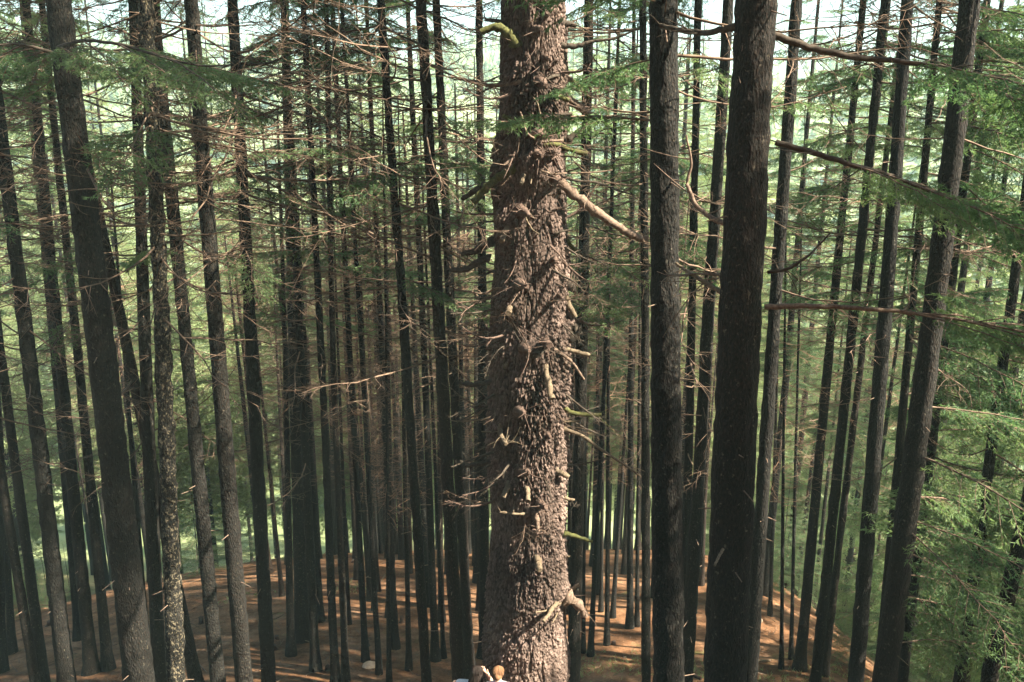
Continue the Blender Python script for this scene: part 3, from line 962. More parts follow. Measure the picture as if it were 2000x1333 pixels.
def giant_trunk():
    ncol = 320
    zz = np.concatenate([np.linspace(gz - 0.6, gz, 6)[:-1], np.arange(gz, 2.2, 0.0135), np.linspace(2.3, 18, 60)])
    th = np.concatenate([np.linspace(math.radians(170), math.radians(370), 270, endpoint=False), np.linspace(math.radians(370), math.radians(530), 50, endpoint=False)])
    TH, ZZ = np.meshgrid(th, zz)
    R = np.clip(giant_R(ZZ), 0.1, None)
    # flakes: jittered cells, wrapped round the trunk
    nu, ch = 150, 0.060
    r = np.random.default_rng(99)
    nv = int((zz[-1] - zz[0]) / ch) + 4
    jit = r.uniform(0.05, 0.95, (nu, nv, 2)); hgt = r.random((nu, nv))
    wob = 0.6 * fbm(np.stack([np.cos(TH) * 4, np.sin(TH) * 4, ZZ * 3], -1), 2)
    U = TH / (2 * math.pi) * nu + wob
    Vv = (ZZ - zz[0]) / ch + 1.2 * wob[:, ::-1]
    iu = np.floor(U).astype(int); iv = np.floor(Vv).astype(int)
    f1 = np.full(U.shape, 9.0); f2 = np.full(U.shape, 9.0)
    cell = np.zeros(U.shape); offv = np.zeros(U.shape); offu = np.zeros(U.shape)
    for du in (-1, 0, 1):
        for dv in (-1, 0, 1):
            cu = (iu + du) % nu; cv = np.clip(iv + dv, 0, nv - 1)
            ju = iu + du + jit[cu, cv, 0]; jv = iv + dv + jit[cu, cv, 1]
            d = np.hypot(U - ju, Vv - jv)
            better = d < f1
            f2 = np.where(better, f1, np.minimum(f2, d))
            cell = np.where(better, hgt[cu, cv], cell)
            offv = np.where(better, Vv - jv, offv)
            offu = np.where(better, U - ju, offu)
            f1 = np.where(better, d, f1)
    edge = np.clip((f2 - f1) / 0.16, 0, 1)
    dsp = 0.032 * cell ** 1.5 * edge + 0.014 * edge - 0.020 * offv * edge + 0.03 * offu * (cell - 0.5) + 0.012 * noise3(np.stack([np.cos(TH) * 45, np.sin(TH) * 45, ZZ * 38], -1))
    P3 = np.stack([np.cos(TH) * R, np.sin(TH) * R, ZZ], -1)
    dsp *= np.clip(1.0 + 2.2 * fbm(P3 * np.array([1.7, 1.7, 1.1]) + 20, 2), 0.35, 1.9)
    crack = np.abs(fbm(P3 * np.array([5.5, 5.5, 1.1]) + 40, 3))
    dsp -= 0.03 * np.exp(-(crack / 0.05) ** 2) + 0.03
    dsp += 0.10 * fbm(P3 * np.array([1.6, 1.6, 0.9]), 3) + 0.035 * fbm(P3 * np.array([7, 7, 2.2]), 2)
    # burls round the branch scars
    for (px, py, rad, amt) in ((1122, 640, 0.16, 0.10), (1010, 100, 0.20, -0.06), (985, 590, 0.22, 0.10), (1055, 690, 0.24, 0.09), (1030, 320, 0.22, 0.08),
                               (975, 850, 0.2, 0.09), (1045, 1000, 0.2, 0.07), (1105, 1165, 0.2, 0.08), (985, 440, 0.2, 0.08), (1085, 350, 0.18, 0.08), (1000, 960, .2, .05)):
        Pc = pix(px, py, GY_ - 0.5)
        axx = gbase[0] + g_ax * (Pc[2] - gz)
        q = np.clip((Pc[0] - axx) / float(giant_R(Pc[2])), -0.98, 0.98)
        tc = math.atan2(-math.sqrt(1 - q * q), q)
        dth = (TH - tc + math.pi) % (2 * math.pi) - math.pi
        dd = np.hypot(dth * R, ZZ - Pc[2])
        dsp += amt * np.exp(-(dd / rad) ** 2)
    RR = R + dsp
    ZL = ZZ - gz
    P = np.stack([np.cos(TH) * RR + g_ax * ZL, np.sin(TH) * RR, ZL + 0.02 * offv], -1)
    n = len(zz)
    i = np.arange(n - 1)[:, None] * ncol; j = np.arange(ncol)[None]; k = (j + 1) % ncol
    g = Geo()
    g.add(P.reshape(-1, 3), np.stack([i + j, i + k, i + ncol + k, i + ncol + j], -1).reshape(-1, 4))
    me = g.mesh('trunk', M_GIANT, False)
    at = me.attributes.new('flake', 'FLOAT', 'POINT')
    at.data.foreach_set('value', np.clip(0.12 + 0.62 * cell * (0.4 + 0.6 * edge) + 0.1 * edge + 0.55 * fbm(P3 * np.array([1.3, 1.3, 0.8]) + 60, 3) - 0.2 * np.exp(-(crack / 0.05) ** 2), 0, 1).ravel().astype(np.float32))
    return me

giant = obj('giant_conifer_tree', None, loc=tuple(gbase))
tag(giant, 'giant old conifer with flaky sunlit bark and mossy branch stubs, thickest tree', 'tree')
obj('trunk', giant_trunk(), giant)

def giant_point(px, py, lift, dy_prev=None):
    Pt = pix(px, py, GY_)
    for _ in range(4):
        axx = gbase[0] + g_ax * (Pt[2] - gz)
        R = float(giant_R(Pt[2]))
        q = (Pt[0] - axx) / R
        if abs(q) < 0.97:
            dy = -R * math.sqrt(1 - q * q) - lift
        else:
            dy = dy_prev if dy_prev is not None else -0.15
        Pt = pix(px, py, GY_ + dy)
    return Pt, dy

def giant_branch(pts, w0, w1, mat, name='branch_stub', out=0.35, twigs=0):
    """a limb of the giant through photograph pixels; it starts in the bark and stands off it by up to `out` metres"""
    r = np.random.default_rng(abs(hash((pts[0], len(pts)))) % 100000 if False else int(pts[0][0] * 7 + pts[0][1]))
    n = len(pts)
    P = []
    dy = None
    for i, (x, y) in enumerate(pts):
        t = i / max(1, n - 1)
        Pt, dy = giant_point(x, y, -0.07 + (out + 0.07) * t, dy)
        if i and abs(P[-1][1] - (GY_ + dy)) > 0.9:
            pass
        P.append(Pt)
    P = np.array(P)
    t = np.linspace(0, n - 1, (n - 1) * 5 + 1)
    Q = np.stack([np.interp(t, np.arange(n), P[:, k]) for k in range(3)], -1)
    if len(Q) > 4:
        Q[1:-1] = (Q[:-2] + 2 * Q[1:-1] + Q[2:]) / 4
        Q[1:-1] = (Q[:-2] + 2 * Q[1:-1] + Q[2:]) / 4
    s = np.linspace(0, 1, len(Q))
    sc = 13.5 / F / 2 * 1.25
    R = (w0 + (w1 - w0) * s) * sc * (1 + (0.22 if name in ('broken_limb', 'burl') else 0.1) * r.normal(0, 1, len(Q)))
    R[0] *= 1.35
    Q = Q + r.normal(0, 0.12, Q.shape) * R[:, None]
    g = Geo()
    sides = 9 if w0 > 4 else 5
    add_tube(g, Q - gbase, R, sides)
    for k in range(twigs):
        i = r.integers(len(Q) // 3, len(Q))
        d = norm(r.normal(0, 1, 3) + np.array([0, -0.2, 0.3]))
        l = r.uniform(0.1, 0.35)
        ss = np.linspace(0, 1, 5)
        T = Q[i] + d * (ss * l)[:, None] + r.normal(0, 0.5, 3) * (l * ss ** 2)[:, None]
        add_tube(g, T - gbase, 0.007 * (1 - 0.7 * ss) + 0.0015, 4)
    return obj(name, g.mesh(name, mat), giant)

GB = giant_branch
GB([(1007, 84), (990, 62), (968, 52), (938, 62)], 17, 8, M_MOSS, 'mossy_branch', 0.35)
GB([(998, 48), (972, 42), (948, 38)], 8, 4, M_DARKBRANCH, 'branch', 0.3, 3)
GB([(1032, 155), (1010, 163), (975, 167), (950, 166), (915, 157), (880, 150)], 8, 3, M_BRANCH, 'branch', 0.35, 7)
GB([(1107, 143), (1085, 148), (1060, 157), (1045, 166)], 6, 3, M_DARKBRANCH, 'branch', 0.3, 3)
GB([(1092, 88), (1125, 92), (1152, 82), (1200, 76), (1240, 60)], 9, 2, M_DARKBRANCH, 'branch', 0.3, 5)
GB([(1100, 45), (1113, 47), (1126, 51)], 10, 6, M_DARKBRANCH, 'branch_stub', 0.2, 2)
GB([(1107, 152), (1128, 165), (1156, 172)], 9, 5, M_BRANCH, 'branch_stub', 0.1)
GB([(1118, 158), (1132, 172), (1152, 192)], 7, 4, M_MOSS, 'branch_stub', 0.1)
GB([(1066, 184), (1092, 189), (1112, 197)], 8, 6, M_MOSS, 'mossy_branch', 0.3)
GB([(1106, 192), (1130, 208), (1152, 224), (1192, 241)], 13, 7, M_BRANCH, 'branch', 0.1)
GB([(1075, 232), (1095, 227), (1117, 223)], 9, 5, M_DARKBRANCH, 'branch_stub', 0.3)
GB([(1035, 170), (1038, 188), (1050, 200), (1056, 226)], 3, 2, M_PALE, 'twig', 0.15)
GB([(993, 219), (1008, 213), (1019, 222), (1025, 250), (1033, 265), (1055, 278), (1080, 276), (1100, 274)], 2.5, 4, M_BRANCH, 'branch', 0.3)
GB([(1006, 240), (995, 232), (984, 227)], 8, 5, M_MOSS, 'branch_stub', 0.2)
GB([(1098, 288), (1115, 270), (1130, 257), (1152, 240)], 11, 7, M_DARKBRANCH, 'branch', 0.3, 3)
GB([(1048, 285), (1075, 282), (1096, 285), (1112, 293), (1148, 301)], 7, 7, M_MOSS, 'mossy_branch', 0.35)
GB([(1014, 308), (1000, 312), (985, 322)], 6, 3, M_BRANCH, 'branch_stub', 0.3, 4)
GB([(1010, 330), (975, 345), (945, 370), (925, 394)], 13, 10, M_MOSS, 'mossy_branch', 0.5)
GB([(972, 350), (945, 364), (925, 375), (902, 391)], 11, 7, M_DARKBRANCH, 'branch', 0.1)
GB([(1026, 338), (1021, 348), (1017, 360)], 8, 6, M_PALE, 'branch_stub', 0.25)
GB([(1033, 312), (1045, 325), (1060, 335), (1075, 340), (1110, 339), (1165, 337), (1196, 333)], 4, 2, M_BRANCH, 'branch', 0.35, 3)
GB([(1082, 342), (1110, 370), (1140, 395), (1180, 425), (1210, 445), (1250, 467), (1264, 468)], 16, 10, M_BRANCH, 'branch', 0.35, 6)
GB([(1098, 345), (1125, 354), (1165, 356), (1200, 370), (1240, 382)], 5, 2, M_DARKBRANCH, 'branch', 0.2, 5)
GB([(1038, 318), (1038, 340), (1037, 360)], 3, 2, M_PALE, 'twig', 0.12)
GB([(1021, 408), (1028, 430), (1040, 450), (1053, 458)], 3.5, 2, M_PALE, 'twig', 0.2)
GB([(1022, 396), (1030, 412), (1044, 428)], 3, 2, M_PALE, 'twig', 0.2)
GB([(1083, 470), (1084, 456), (1100, 452), (1118, 449)], 5, 2, M_DARKBRANCH, 'branch', 0.25)
GB([(995, 432), (988, 450), (979, 473)], 9, 7, M_PALE, 'branch_stub', 0.35)
GB([(962, 470), (940, 486), (920, 494), (900, 497)], 12, 7, M_DARKBRANCH, 'branch', 0.1, 3)
GB([(1103, 458), (1113, 478), (1131, 496)], 7, 5, M_MOSS, 'branch_stub', 0.1)
GB([(958, 505), (935, 510), (915, 525), (898, 529), (880, 527)], 12, 7, M_DARKBRANCH, 'branch', 0.1, 3)
GB([(1003, 577), (985, 566), (970, 562), (945, 575), (922, 571)], 5, 3, M_BRANCH, 'branch', 0.3, 5)
GB([(996, 592), (995, 602), (993, 614)], 10, 8, M_PALE, 'branch_stub', 0.25)
GB([(1104, 576), (1113, 602), (1124, 621)], 10, 8, M_PALE, 'branch_stub', 0.12)
GB([(1110, 640), (1120, 628), (1132, 627), (1150, 634)], 10, 4, M_BRANCH, 'branch_stub', 0.12, 3)
GB([(1108, 645), (1122, 641), (1134, 648)], 24, 10, M_DARKBRANCH, 'burl', 0.2, 4)
GB([(1105, 553), (1114, 558), (1122, 570)], 16, 8, M_DARKBRANCH, 'burl', 0.15, 3)
GB([(1072, 678), (1090, 687), (1105, 697), (1120, 711), (1141, 742)], 7, 3, M_BRANCH, 'branch', 0.35)
GB([(1101, 682), (1125, 687), (1152, 694)], 8, 6, M_PALE, 'branch_stub', 0.1)
GB([(1062, 703), (1067, 730), (1073, 755), (1077, 779)], 9, 9, M_PALE, 'hanging_stub', 0.3)
GB([(1060, 690), (1045, 688), (1040, 695)], 22, 10, M_DARKBRANCH, 'burl', 0.22, 6)
GB([(996, 708), (990, 712), (986, 718)], 7, 5, M_PALE, 'branch_stub', 0.15)
GB([(962, 745), (940, 750), (922, 752), (898, 749)], 11, 6, M_DARKBRANCH, 'branch', 0.1, 2)
GB([(960, 790), (945, 800), (935, 810), (898, 824), (880, 822)], 4, 2, M_PALE, 'twig', 0.1)
GB([(960, 817), (935, 821), (905, 823)], 4, 2.5, M_PALE, 'twig', 0.1)
GB([(985, 822), (975, 838), (980, 855), (988, 868)], 10, 6, M_PALE, 'branch_stub', 0.3, 9)
GB([(972, 844), (955, 845), (940, 843)], 4, 2, M_PALE, 'twig', 0.3)
GB([(960, 862), (945, 874), (928, 882)], 5, 3, M_DARKBRANCH, 'branch', 0.1, 2)
GB([(962, 900), (940, 906), (908, 911)], 9, 5, M_DARKBRANCH, 'branch', 0.1)
GB([(1098, 795), (1120, 808), (1150, 811), (1174, 810)], 8, 6, M_MOSS, 'branch', 0.1, 3)
GB([(1099, 823), (1118, 823), (1133, 822)], 6, 3, M_PALE, 'branch_stub', 0.1)
GB([(1099, 838), (1135, 849), (1170, 876), (1230, 915), (1252, 932)], 7, 2.5, M_PALE, 'branch', 0.1, 3)
GB([(1085, 918), (1098, 925), (1111, 933)], 9, 8, M_PALE, 'branch_stub', 0.25)
GB([(994, 942), (990, 955), (983, 971)], 9, 8, M_PALE, 'branch_stub', 0.3)
GB([(1029, 948), (1031, 962), (1031, 980)], 9, 8, M_PALE, 'branch_stub', 0.3)
GB([(1098, 970), (1110, 976), (1122, 977)], 7, 4, M_PALE, 'branch_stub', 0.1)
GB([(1040, 998), (1022, 1005), (1000, 1004), (979, 1001)], 5, 3, M_PALE, 'branch', 0.3, 4)
GB([(1035, 995), (1045, 1003), (1050, 1020), (1051, 1038)], 10, 6, M_BRANCH, 'branch_stub', 0.25, 8)
GB([(1098, 1040), (1130, 1050), (1157, 1058)], 9, 5, M_MOSS, 'branch_stub', 0.1)
GB([(1048, 1083), (1051, 1098), (1054, 1114)], 13, 9, M_PALE, 'branch_stub', 0.3)
GB([(1097, 1085), (1106, 1086), (1113, 1087)], 7, 5, M_PALE, 'branch_stub', 0.1)
GB([(1098, 1165), (1112, 1168), (1128, 1180), (1143, 1200)], 22, 12, M_BRANCH, 'burl', 0.25, 10)
GB([(1105, 1160), (1118, 1150), (1131, 1142)], 8, 5, M_PALE, 'branch_stub', 0.2)
GB([(1095, 1176), (1083, 1182), (1075, 1195), (1061, 1214)], 9, 5, M_PALE, 'branch', 0.4)
GB([(1080, 1186), (1065, 1194), (1046, 1196)], 4, 2, M_PALE, 'twig', 0.35)
GB([(1090, 1195), (1085, 1206), (1079, 1217)], 4, 2, M_PALE, 'twig', 0.35)
# thick broken limbs and burls that throw the big shadows across the trunk
for (x, y, dx, dyy, w, o_, tw) in ((1045, 62, 12, -6, 26, 0.6, 8), (1062, 112, 10, 3, 15, 0.4, 2), (1052, 158, 10, 6, 26, 0.5, 8), (1085, 172, 8, 4, 20, 0.35, 5), (1052, 262, 12, 6, 24, 0.5, 8),
                                   (1046, 298, 14, 8, 18, 0.35, 5), (1072, 300, 12, -2, 22, 0.45, 5), (1080, 350, 10, 4, 24, 0.45, 4), (1018, 412, 14, 8, 26, 0.55, 8), (1078, 508, 8, 2, 20, 0.35, 3),
                                   (1012, 556, 16, 4, 28, 0.6, 8), (1090, 575, 6, 6, 14, 0.3, 1), (1060, 668, 14, 6, 30, 0.6, 9), (1020, 680, 14, 6, 22, 0.5, 6), (1010, 800, 14, 8, 26, 0.55, 8),
                                   (1068, 850, 8, 6, 14, 0.3, 2), (1020, 920, 14, 4, 24, 0.5, 6), (1052, 985, 14, 6, 26, 0.5, 8), (1040, 1040, 10, 4, 18, 0.4, 3), (1100, 1150, 12, 8, 24, 0.4, 8), (1060, 35, 12, -6, 14, 0.4, 3)):
    GB([(x, y), (x + dx * 0.5, y + dyy * 0.5), (x + dx, y + dyy)], w * 0.68, w * 0.2, M_LIMB, 'broken_limb', o_, tw + 3)
# short dark snags all round the upper trunk
SNAG_ME = [arr_mesh('snag', make_dead(470 + i, 0.75, 7, 0.021, 5, 0.5, 6), M_DARKBRANCH if i % 2 else M_LIMB) for i in range(6)]
rs = np.random.default_rng(12)
for k in range(84):
    h = rs.choice([4.2, 5.6, 6.5, 7.6, 8.3, 9.0, 9.7, 10.4, 11.2, 12.0, 12.8]) + rs.normal(0, 0.22)
    yaw = rs.choice([math.pi, 0.0], p=[0.6, 0.4]) + rs.normal(0, 0.55) if rs.random() < 0.7 else rs.uniform(-2.8, -0.3)
    R = float(giant_R(gz + h)) * 0.93
    obj('snag', SNAG_ME[k % 6], giant, (g_ax * h + math.cos(yaw) * R, math.sin(yaw) * R, h), (rs.normal(0, 0.6), rs.normal(0.15, 0.3), yaw), rs.uniform(0.45, 1.15))
# many small dead stubs and a high crown far above the frame
rg = np.random.default_rng(31)
for k in range(30):
    h = rg.uniform(4.5, 13)
    yaw = rg.uniform(-3.3, 0.3)
    R = float(giant_R(gz + h))
    me = DEAD_ME[rg.integers(10)]
    obj('dead_branch', me, giant, (g_ax * h + math.cos(yaw) * R * 0.95, math.sin(yaw) * R * 0.95, h), (rg.normal(0, 0.5), rg.normal(0.1, 0.3), yaw), rg.uniform(0.18, 0.5))
obj('crown', CROWN_ME[1], giant, (g_ax * 17, 0, 17.0), (0, 0, 1.0), (1.2, 1.2, 1.0))

# ------------------------------------------------------------------ foreground boughs and long branches of single trees
by_label = {o['label']: o for o in scn.objects if o.get('label')}
def limb(label, pts, Ys, w0, w1, mat, name='branch', boughs=(), twigs=0):
    root = by_label[label]
    b = np.array(root.location)
    P = np.array([pix(x, y, Y) for (x, y), Y in zip(pts, Ys)])
    n = len(P)
    t = np.linspace(0, n - 1, (n - 1) * 6 + 1)
    Q = np.stack([np.interp(t, np.arange(n), P[:, k]) for k in range(3)], -1)
    for _ in range(3):
        Q[1:-1] = (Q[:-2] + 2 * Q[1:-1] + Q[2:]) / 4
    r = np.random.default_rng(int(pts[0][0] * 3 + pts[0][1]))
    s = np.linspace(0, 1, len(Q))
    R = (w0 + (w1 - w0) * s) * np.array([depth_of(q) for q in Q]) / F / 2
    Q = Q + r.normal(0, 0.15, Q.shape) * R[:, None]
    g = Geo()
    add_tube(g, Q - b, R, 7)
    for k in range(twigs):
        i = r.integers(2, len(Q))
        d = norm(r.normal(0, 1, 3) * np.array([1, 1, 0.6]))
        l = r.uniform(0.2, 0.6)
        ss = np.linspace(0, 1, 5)
        T = Q[i] + d * (ss * l)[:, None] + r.normal(0, 0.4, 3) * (l * ss ** 2)[:, None]
        add_tube(g, T - b, 0.006 * (1 - 0.7 * ss) + 0.0015, 4)
    br = obj(name, g.mesh(name, mat), root)
    for (tt, yaw, pit, sc, bi) in boughs:
        q = Q[int(tt * (len(Q) - 1))]
        obj('bough', BOUGH_ME[bi % 6], br, tuple(q - b), (r.normal(0, 0.2), -pit, yaw), sc)
    return br

BIG = 'massive dark conifer right of centre carrying long green boughs'
limb(BIG, [(1510, 70), (1580, 92), (1660, 112), (1740, 118), (1830, 130), (1920, 165), (2000, 205)], [8.2, 8.15, 8.1, 8.1, 8.1, 8.1, 8.1], 16, 5, M_DARKBRANCH, 'branch',
     [(0.55, -0.9, -0.17, 0.57, 0), (0.62, 0.7, -0.14, 0.54, 1), (0.7, -0.7, -0.24, 0.68, 2), (0.78, 0.5, -0.14, 0.68, 3), (0.85, -0.6, -0.28, 0.74, 4), (0.9, 0.6, -0.21, 0.68, 5), (0.97, -0.1, -0.24, 0.81, 0)], 10)
limb(BIG, [(1515, 278), (1580, 297), (1650, 318), (1720, 338), (1790, 362), (1870, 395), (1960, 450), (2030, 490)], [8.2, 8.1, 8.0, 7.95, 7.9, 7.9, 7.9, 7.9], 13, 4, M_DARKBRANCH, 'branch',
     [(0.3, -0.9, -0.24, 0.45, 1), (0.38, 0.6, -0.21, 0.54, 2), (0.46, -0.8, -0.28, 0.57, 3), (0.52, 0.5, -0.21, 0.61, 4), (0.6, -0.7, -0.32, 0.68, 5), (0.68, 0.5, -0.21, 0.68, 0), (0.75, -0.6, -0.35, 0.68, 1), (0.85, 0.3, -0.28, 0.68, 2), (0.92, -0.3, -0.32, 0.68, 3)], 8)
limb(BIG, [(1495, 600), (1560, 597), (1640, 600), (1740, 607), (1830, 618), (1920, 632), (2010, 650)], [8.2, 8.1, 8.1, 8.1, 8.1, 8.1, 8.1], 12, 4, M_BRANCH, 'branch',
     [(0.6, -0.6, -0.14, 0.47, 4), (0.68, 0.6, -0.10, 0.54, 5), (0.76, -0.6, -0.17, 0.57, 0), (0.84, 0.5, -0.14, 0.61, 1), (0.92, -0.2, -0.21, 0.68, 2)], 10)
limb(BIG, [(1500, 532), (1540, 526), (1580, 500), (1622, 455)], [8.2, 8.0, 7.9, 7.9], 8, 3, M_DARKBRANCH, 'branch', (), 5)
limb(BIG, [(1440, 50), (1390, 65), (1330, 60), (1290, 50)], [8.2, 8.6, 9.0, 9.3], 14, 9, M_DARKBRANCH, 'branch', (), 8)
limb(BIG, [(1440, 442), (1400, 432), (1360, 405), (1340, 360), (1352, 320), (1340, 265)], [8.3, 8.5, 8.7, 8.8, 8.8, 8.8], 12, 4, M_BRANCH, 'branch', (), 8)
limb(BIG, [(1420, 578), (1390, 560), (1350, 535), (1320, 515)], [8.2, 8.4, 8.6, 8.8], 10, 6, M_PALE, 'branch', (), 8)
limb(BIG, [(1430, 540), (1390, 536), (1345, 535)], [8.2, 8.4, 8.6], 6, 3, M_BRANCH, 'branch', (), 6)
limb(BIG, [(1412, 1073), (1404, 1088), (1396, 1105)], [7.9, 7.75, 7.65], 6, 5, M_PALE, 'branch_stub')
L5 = 'massive dark leaning conifer, thickest trunk of the left third'
limb(L5, [(110, 95), (160, 78), (230, 85), (310, 110), (390, 130), (450, 128)], [11.4, 10.9, 10.6, 10.4, 10.3, 10.2], 8, 3, M_DARKBRANCH, 'branch',
     [(0.05, -0.9, -0.2, 0.5, 0), (0.1, 0.5, -0.15, 0.6, 3), (0.2, -0.8, -0.3, 0.6, 1), (0.3, 0.4, -0.1, 0.6, 2), (0.4, -0.7, -0.3, 0.6, 3), (0.5, 0.6, -0.2, 0.5, 4), (0.6, -0.6, -0.25, 0.6, 5), (0.75, 0.2, -0.2, 0.5, 0)], 8)
limb(L5, [(120, 110), (80, 95), (30, 85), (-20, 90)], [11.4, 11.0, 10.8, 10.6], 8, 3, M_DARKBRANCH, 'branch',
     [(0.2, 2.3, -0.2, 0.5, 1), (0.4, -2.4, -0.25, 0.5, 2), (0.6, 2.6, -0.2, 0.6, 3), (0.8, -2.6, -0.25, 0.5, 4)], 6)
limb(L5, [(170, 330), (200, 390), (232, 428), (290, 422)], [11.3, 10.9, 10.8, 10.8], 5, 2.5, M_BRANCH, 'branch', (), 3)
for (lab, pts, Ys, w0, w1, m, tw) in (
    ('conifer carrying the mass of sunlit reddish dead branches', [(470, 125), (520, 128), (600, 90), (670, 55)], [14.2, 14.0, 13.9, 13.8], 7, 2, M_DARKBRANCH, 8),
    ('tall slender gently curved conifer between pale rock and giant tree', [(752, 115), (690, 100), (640, 60), (600, 30)], [14, 13.8, 13.6, 13.5], 4, 2, M_DARKBRANCH, 6),
    ('tall slender gently curved conifer between pale rock and giant tree', [(757, 275), (700, 250), (650, 200), (560, 185)], [14, 13.8, 13.6, 13.5], 4, 2, M_DARKBRANCH, 6),
    ('brown conifer second left of the giant tree, behind the two people', [(826, 90), (760, 60), (700, 20), (640, 5)], [13.6, 13.3, 13.2, 13], 5, 2, M_DARKBRANCH, 6),
    ('brown conifer second left of the giant tree, behind the two people', [(832, 250), (880, 252), (920, 275), (960, 280)], [13.6, 13.2, 13, 12.8], 5, 2, M_DARKBRANCH, 6),
    ('dark conifer nearest the left', [(40, 715), (90, 720), (130, 755), (170, 775)], [14.8, 14.3, 14.2, 14.0], 4, 2, M_PALE, 3)):
    if lab in by_label:
        limb(lab, pts, Ys, w0, w1, m, 'branch', (), tw)

# ------------------------------------------------------------------ ground clutter
def stump(px, py, w, h, label, tilt=0.0):
    P = ground_hit(px, py)
    s = depth_of(P) / F
    r = np.random.default_rng(int(px))
    g = Geo()
    n = 12
    th = np.arange(n) / n * 6.283
    zs = np.array([-0.1, 0.0, 0.25, 0.6, 0.85]) * h * s
    V = []
    for i, z in enumerate(zs):
        R = w * s / 2 * (1.5, 1.35, 1.08, 1.0, 0.97)[i] * (1 + 0.10 * r.normal(0, 1, n))
        top = 0.15 * h * s * r.random(n) if i == 4 else 0
        V.append(np.stack([np.cos(th) * R + tilt * z, np.sin(th) * R, z + top + 0 * th], -1))
    V = np.concatenate(V + [np.array([[tilt * zs[-1], 0, zs[-1] + 0.02 * h * s]])])
    i = np.arange(4)[:, None] * n; j = np.arange(n)[None]; k = (j + 1) % n
    g.add(V, np.stack([i + j, i + k, i + n + k, i + n + j], -1).reshape(-1, 4))
    jj_ = np.arange(n)
    g.F.append((np.stack([4 * n + jj_, 4 * n + (jj_ + 1) % n, np.full(n, 5 * n)], -1), 0))
    tag(obj('tree_stump', g.mesh('tree_stump', M_STUMP, False), loc=tuple(P)), label, 'stump', 'small cut stumps on the litter')
for a_ in ((640, 1313, 9, 15, 'short dark stump at the foot of the straight slim conifer', 0),
           (541, 1252, 8, 12, 'stump left of the dark twin trunks', 0),
           (621, 1212, 9, 10, 'small broken stump left of the pair of low stumps', 0),
           (634, 1210, 8, 7, 'low stump right of the small broken stump', 0.2),
           (682, 1222, 6, 8, 'tiny stump at the foot of the very thin trunk', 0),
           (784, 1216, 8, 14, 'upright dark stump behind the tall slender curved conifer', 0.1),
           (718, 1262, 7, 12, 'stump behind the pale rock', 0),
           (393, 1220, 9, 18, 'tall narrow stump right of the lichen speckled trunk', 0.1),
           (1198, 1262, 9, 10, 'stump beside a thin trunk right of the giant tree', 0),
           (1153, 1281, 8, 14, 'stump against a thin trunk foot right of the giant tree', 0.1),
           (98, 1222, 14, 12, 'low rotten stump left of the massive left trunk', 0.3),
           (536, 1268, 9, 9, 'low stump under the dark twin trunks', 0),
           (690, 1100, 7, 8, 'small stump on the bright sandy slope', 0)):
    stump(*a_)

def rock(px, py, w, label):
    P = ground_hit(px, py)
    s = depth_of(P) / F * w / 2
    g = Geo()
    u = np.linspace(0, math.pi, 14); v = np.arange(20) / 20 * 6.283
    U, Vv = np.meshgrid(u, v, indexing='ij')
    Q = np.stack([np.sin(U) * np.cos(Vv), np.sin(U) * np.sin(Vv), 0.55 * np.cos(U)], -1)
    Q = np.round(Q * 2.4 + 0.8 * fbm(Q * 1.7 + 3, 2)[..., None]) / 2.4 * 0.35 + Q * 0.65
    Q = Q * (1 + 0.45 * fbm(Q * 1.6 + 8, 3))[..., None] * s
    i = np.arange(13)[:, None] * 20; j = np.arange(20)[None]; k = (j + 1) % 20
    g.add(Q.reshape(-1, 3), np.stack([i + j, i + 20 + j, i + 20 + k, i + k], -1).reshape(-1, 4))
    tag(obj('rock', g.mesh('rock', M_ROCK, False), loc=(P[0], P[1], P[2] + 0.15 * s)), label, 'rock')
rock(722, 1306, 30, 'pale jagged rock on the litter between thin trunks left of centre')
rock(1482, 1215, 16, 'small pale rock at the litter edge right of the massive trunk')

def stick(px0, py0, px1, py1, w, label, mat):
    A = ground_hit(px0, py0); B = ground_hit(px1, py1)
    g = Geo()
    s = np.linspace(0, 1, 8)
    Q = A + (B - A) * s[:, None] + np.array([0, 0, 0.05]) + np.random.default_rng(3).normal(0, 0.015, (8, 3))
    R = np.full(8, w * depth_of(A) / F / 2) * (1 - 0.35 * s)
    add_tube(g, Q - A, R, 7)
    tag(obj('fallen_branch', g.mesh('fallen_branch', mat), loc=tuple(A)), label, 'branch')
stick(1442, 1298, 1502, 1294, 8, 'pale broken branch lying right of the massive trunk foot', M_PALE)
stick(1345, 1318, 1368, 1330, 9, 'dark fallen branch between the two thickest right hand trunks', M_STUMP)

def litter():
    r = np.random.default_rng(55)
    n = 6000
    Y = 9 + 25 * r.random(n) ** 1.2
    X = r.uniform(-0.75, 0.75, n) * (Y + 4)
    Z = terr(X, Y)
    g = Geo()
    for x, y, z in zip(X, Y, Z):
        l = r.uniform(0.05, 0.3) * (4.0 if r.random() < 0.05 else 1)
        a = r.random() * 6.283
        d = np.array([math.cos(a), math.sin(a), 0]) * l / 2
        dz = float(0)
        p = np.array([x, y, z + 0.03])
        s = np.array([-1, -0.2, 1.0])[:, None]
        Q = p + d * s + r.normal(0, 0.012, (3, 3))
        add_tube(g, Q, np.array([0.008, 0.007, 0.003]) * r.uniform(0.6, 1.6) * (1.8 if l > 0.4 else 1), 3, int(r.random() < 0.3), False)
    return g.mesh('fallen_twigs', [M_TWIG, M_PALE])
tag(obj('fallen_twigs', litter()), 'scattered dead twigs lying over the brown needle litter', 'twigs', kind='stuff')

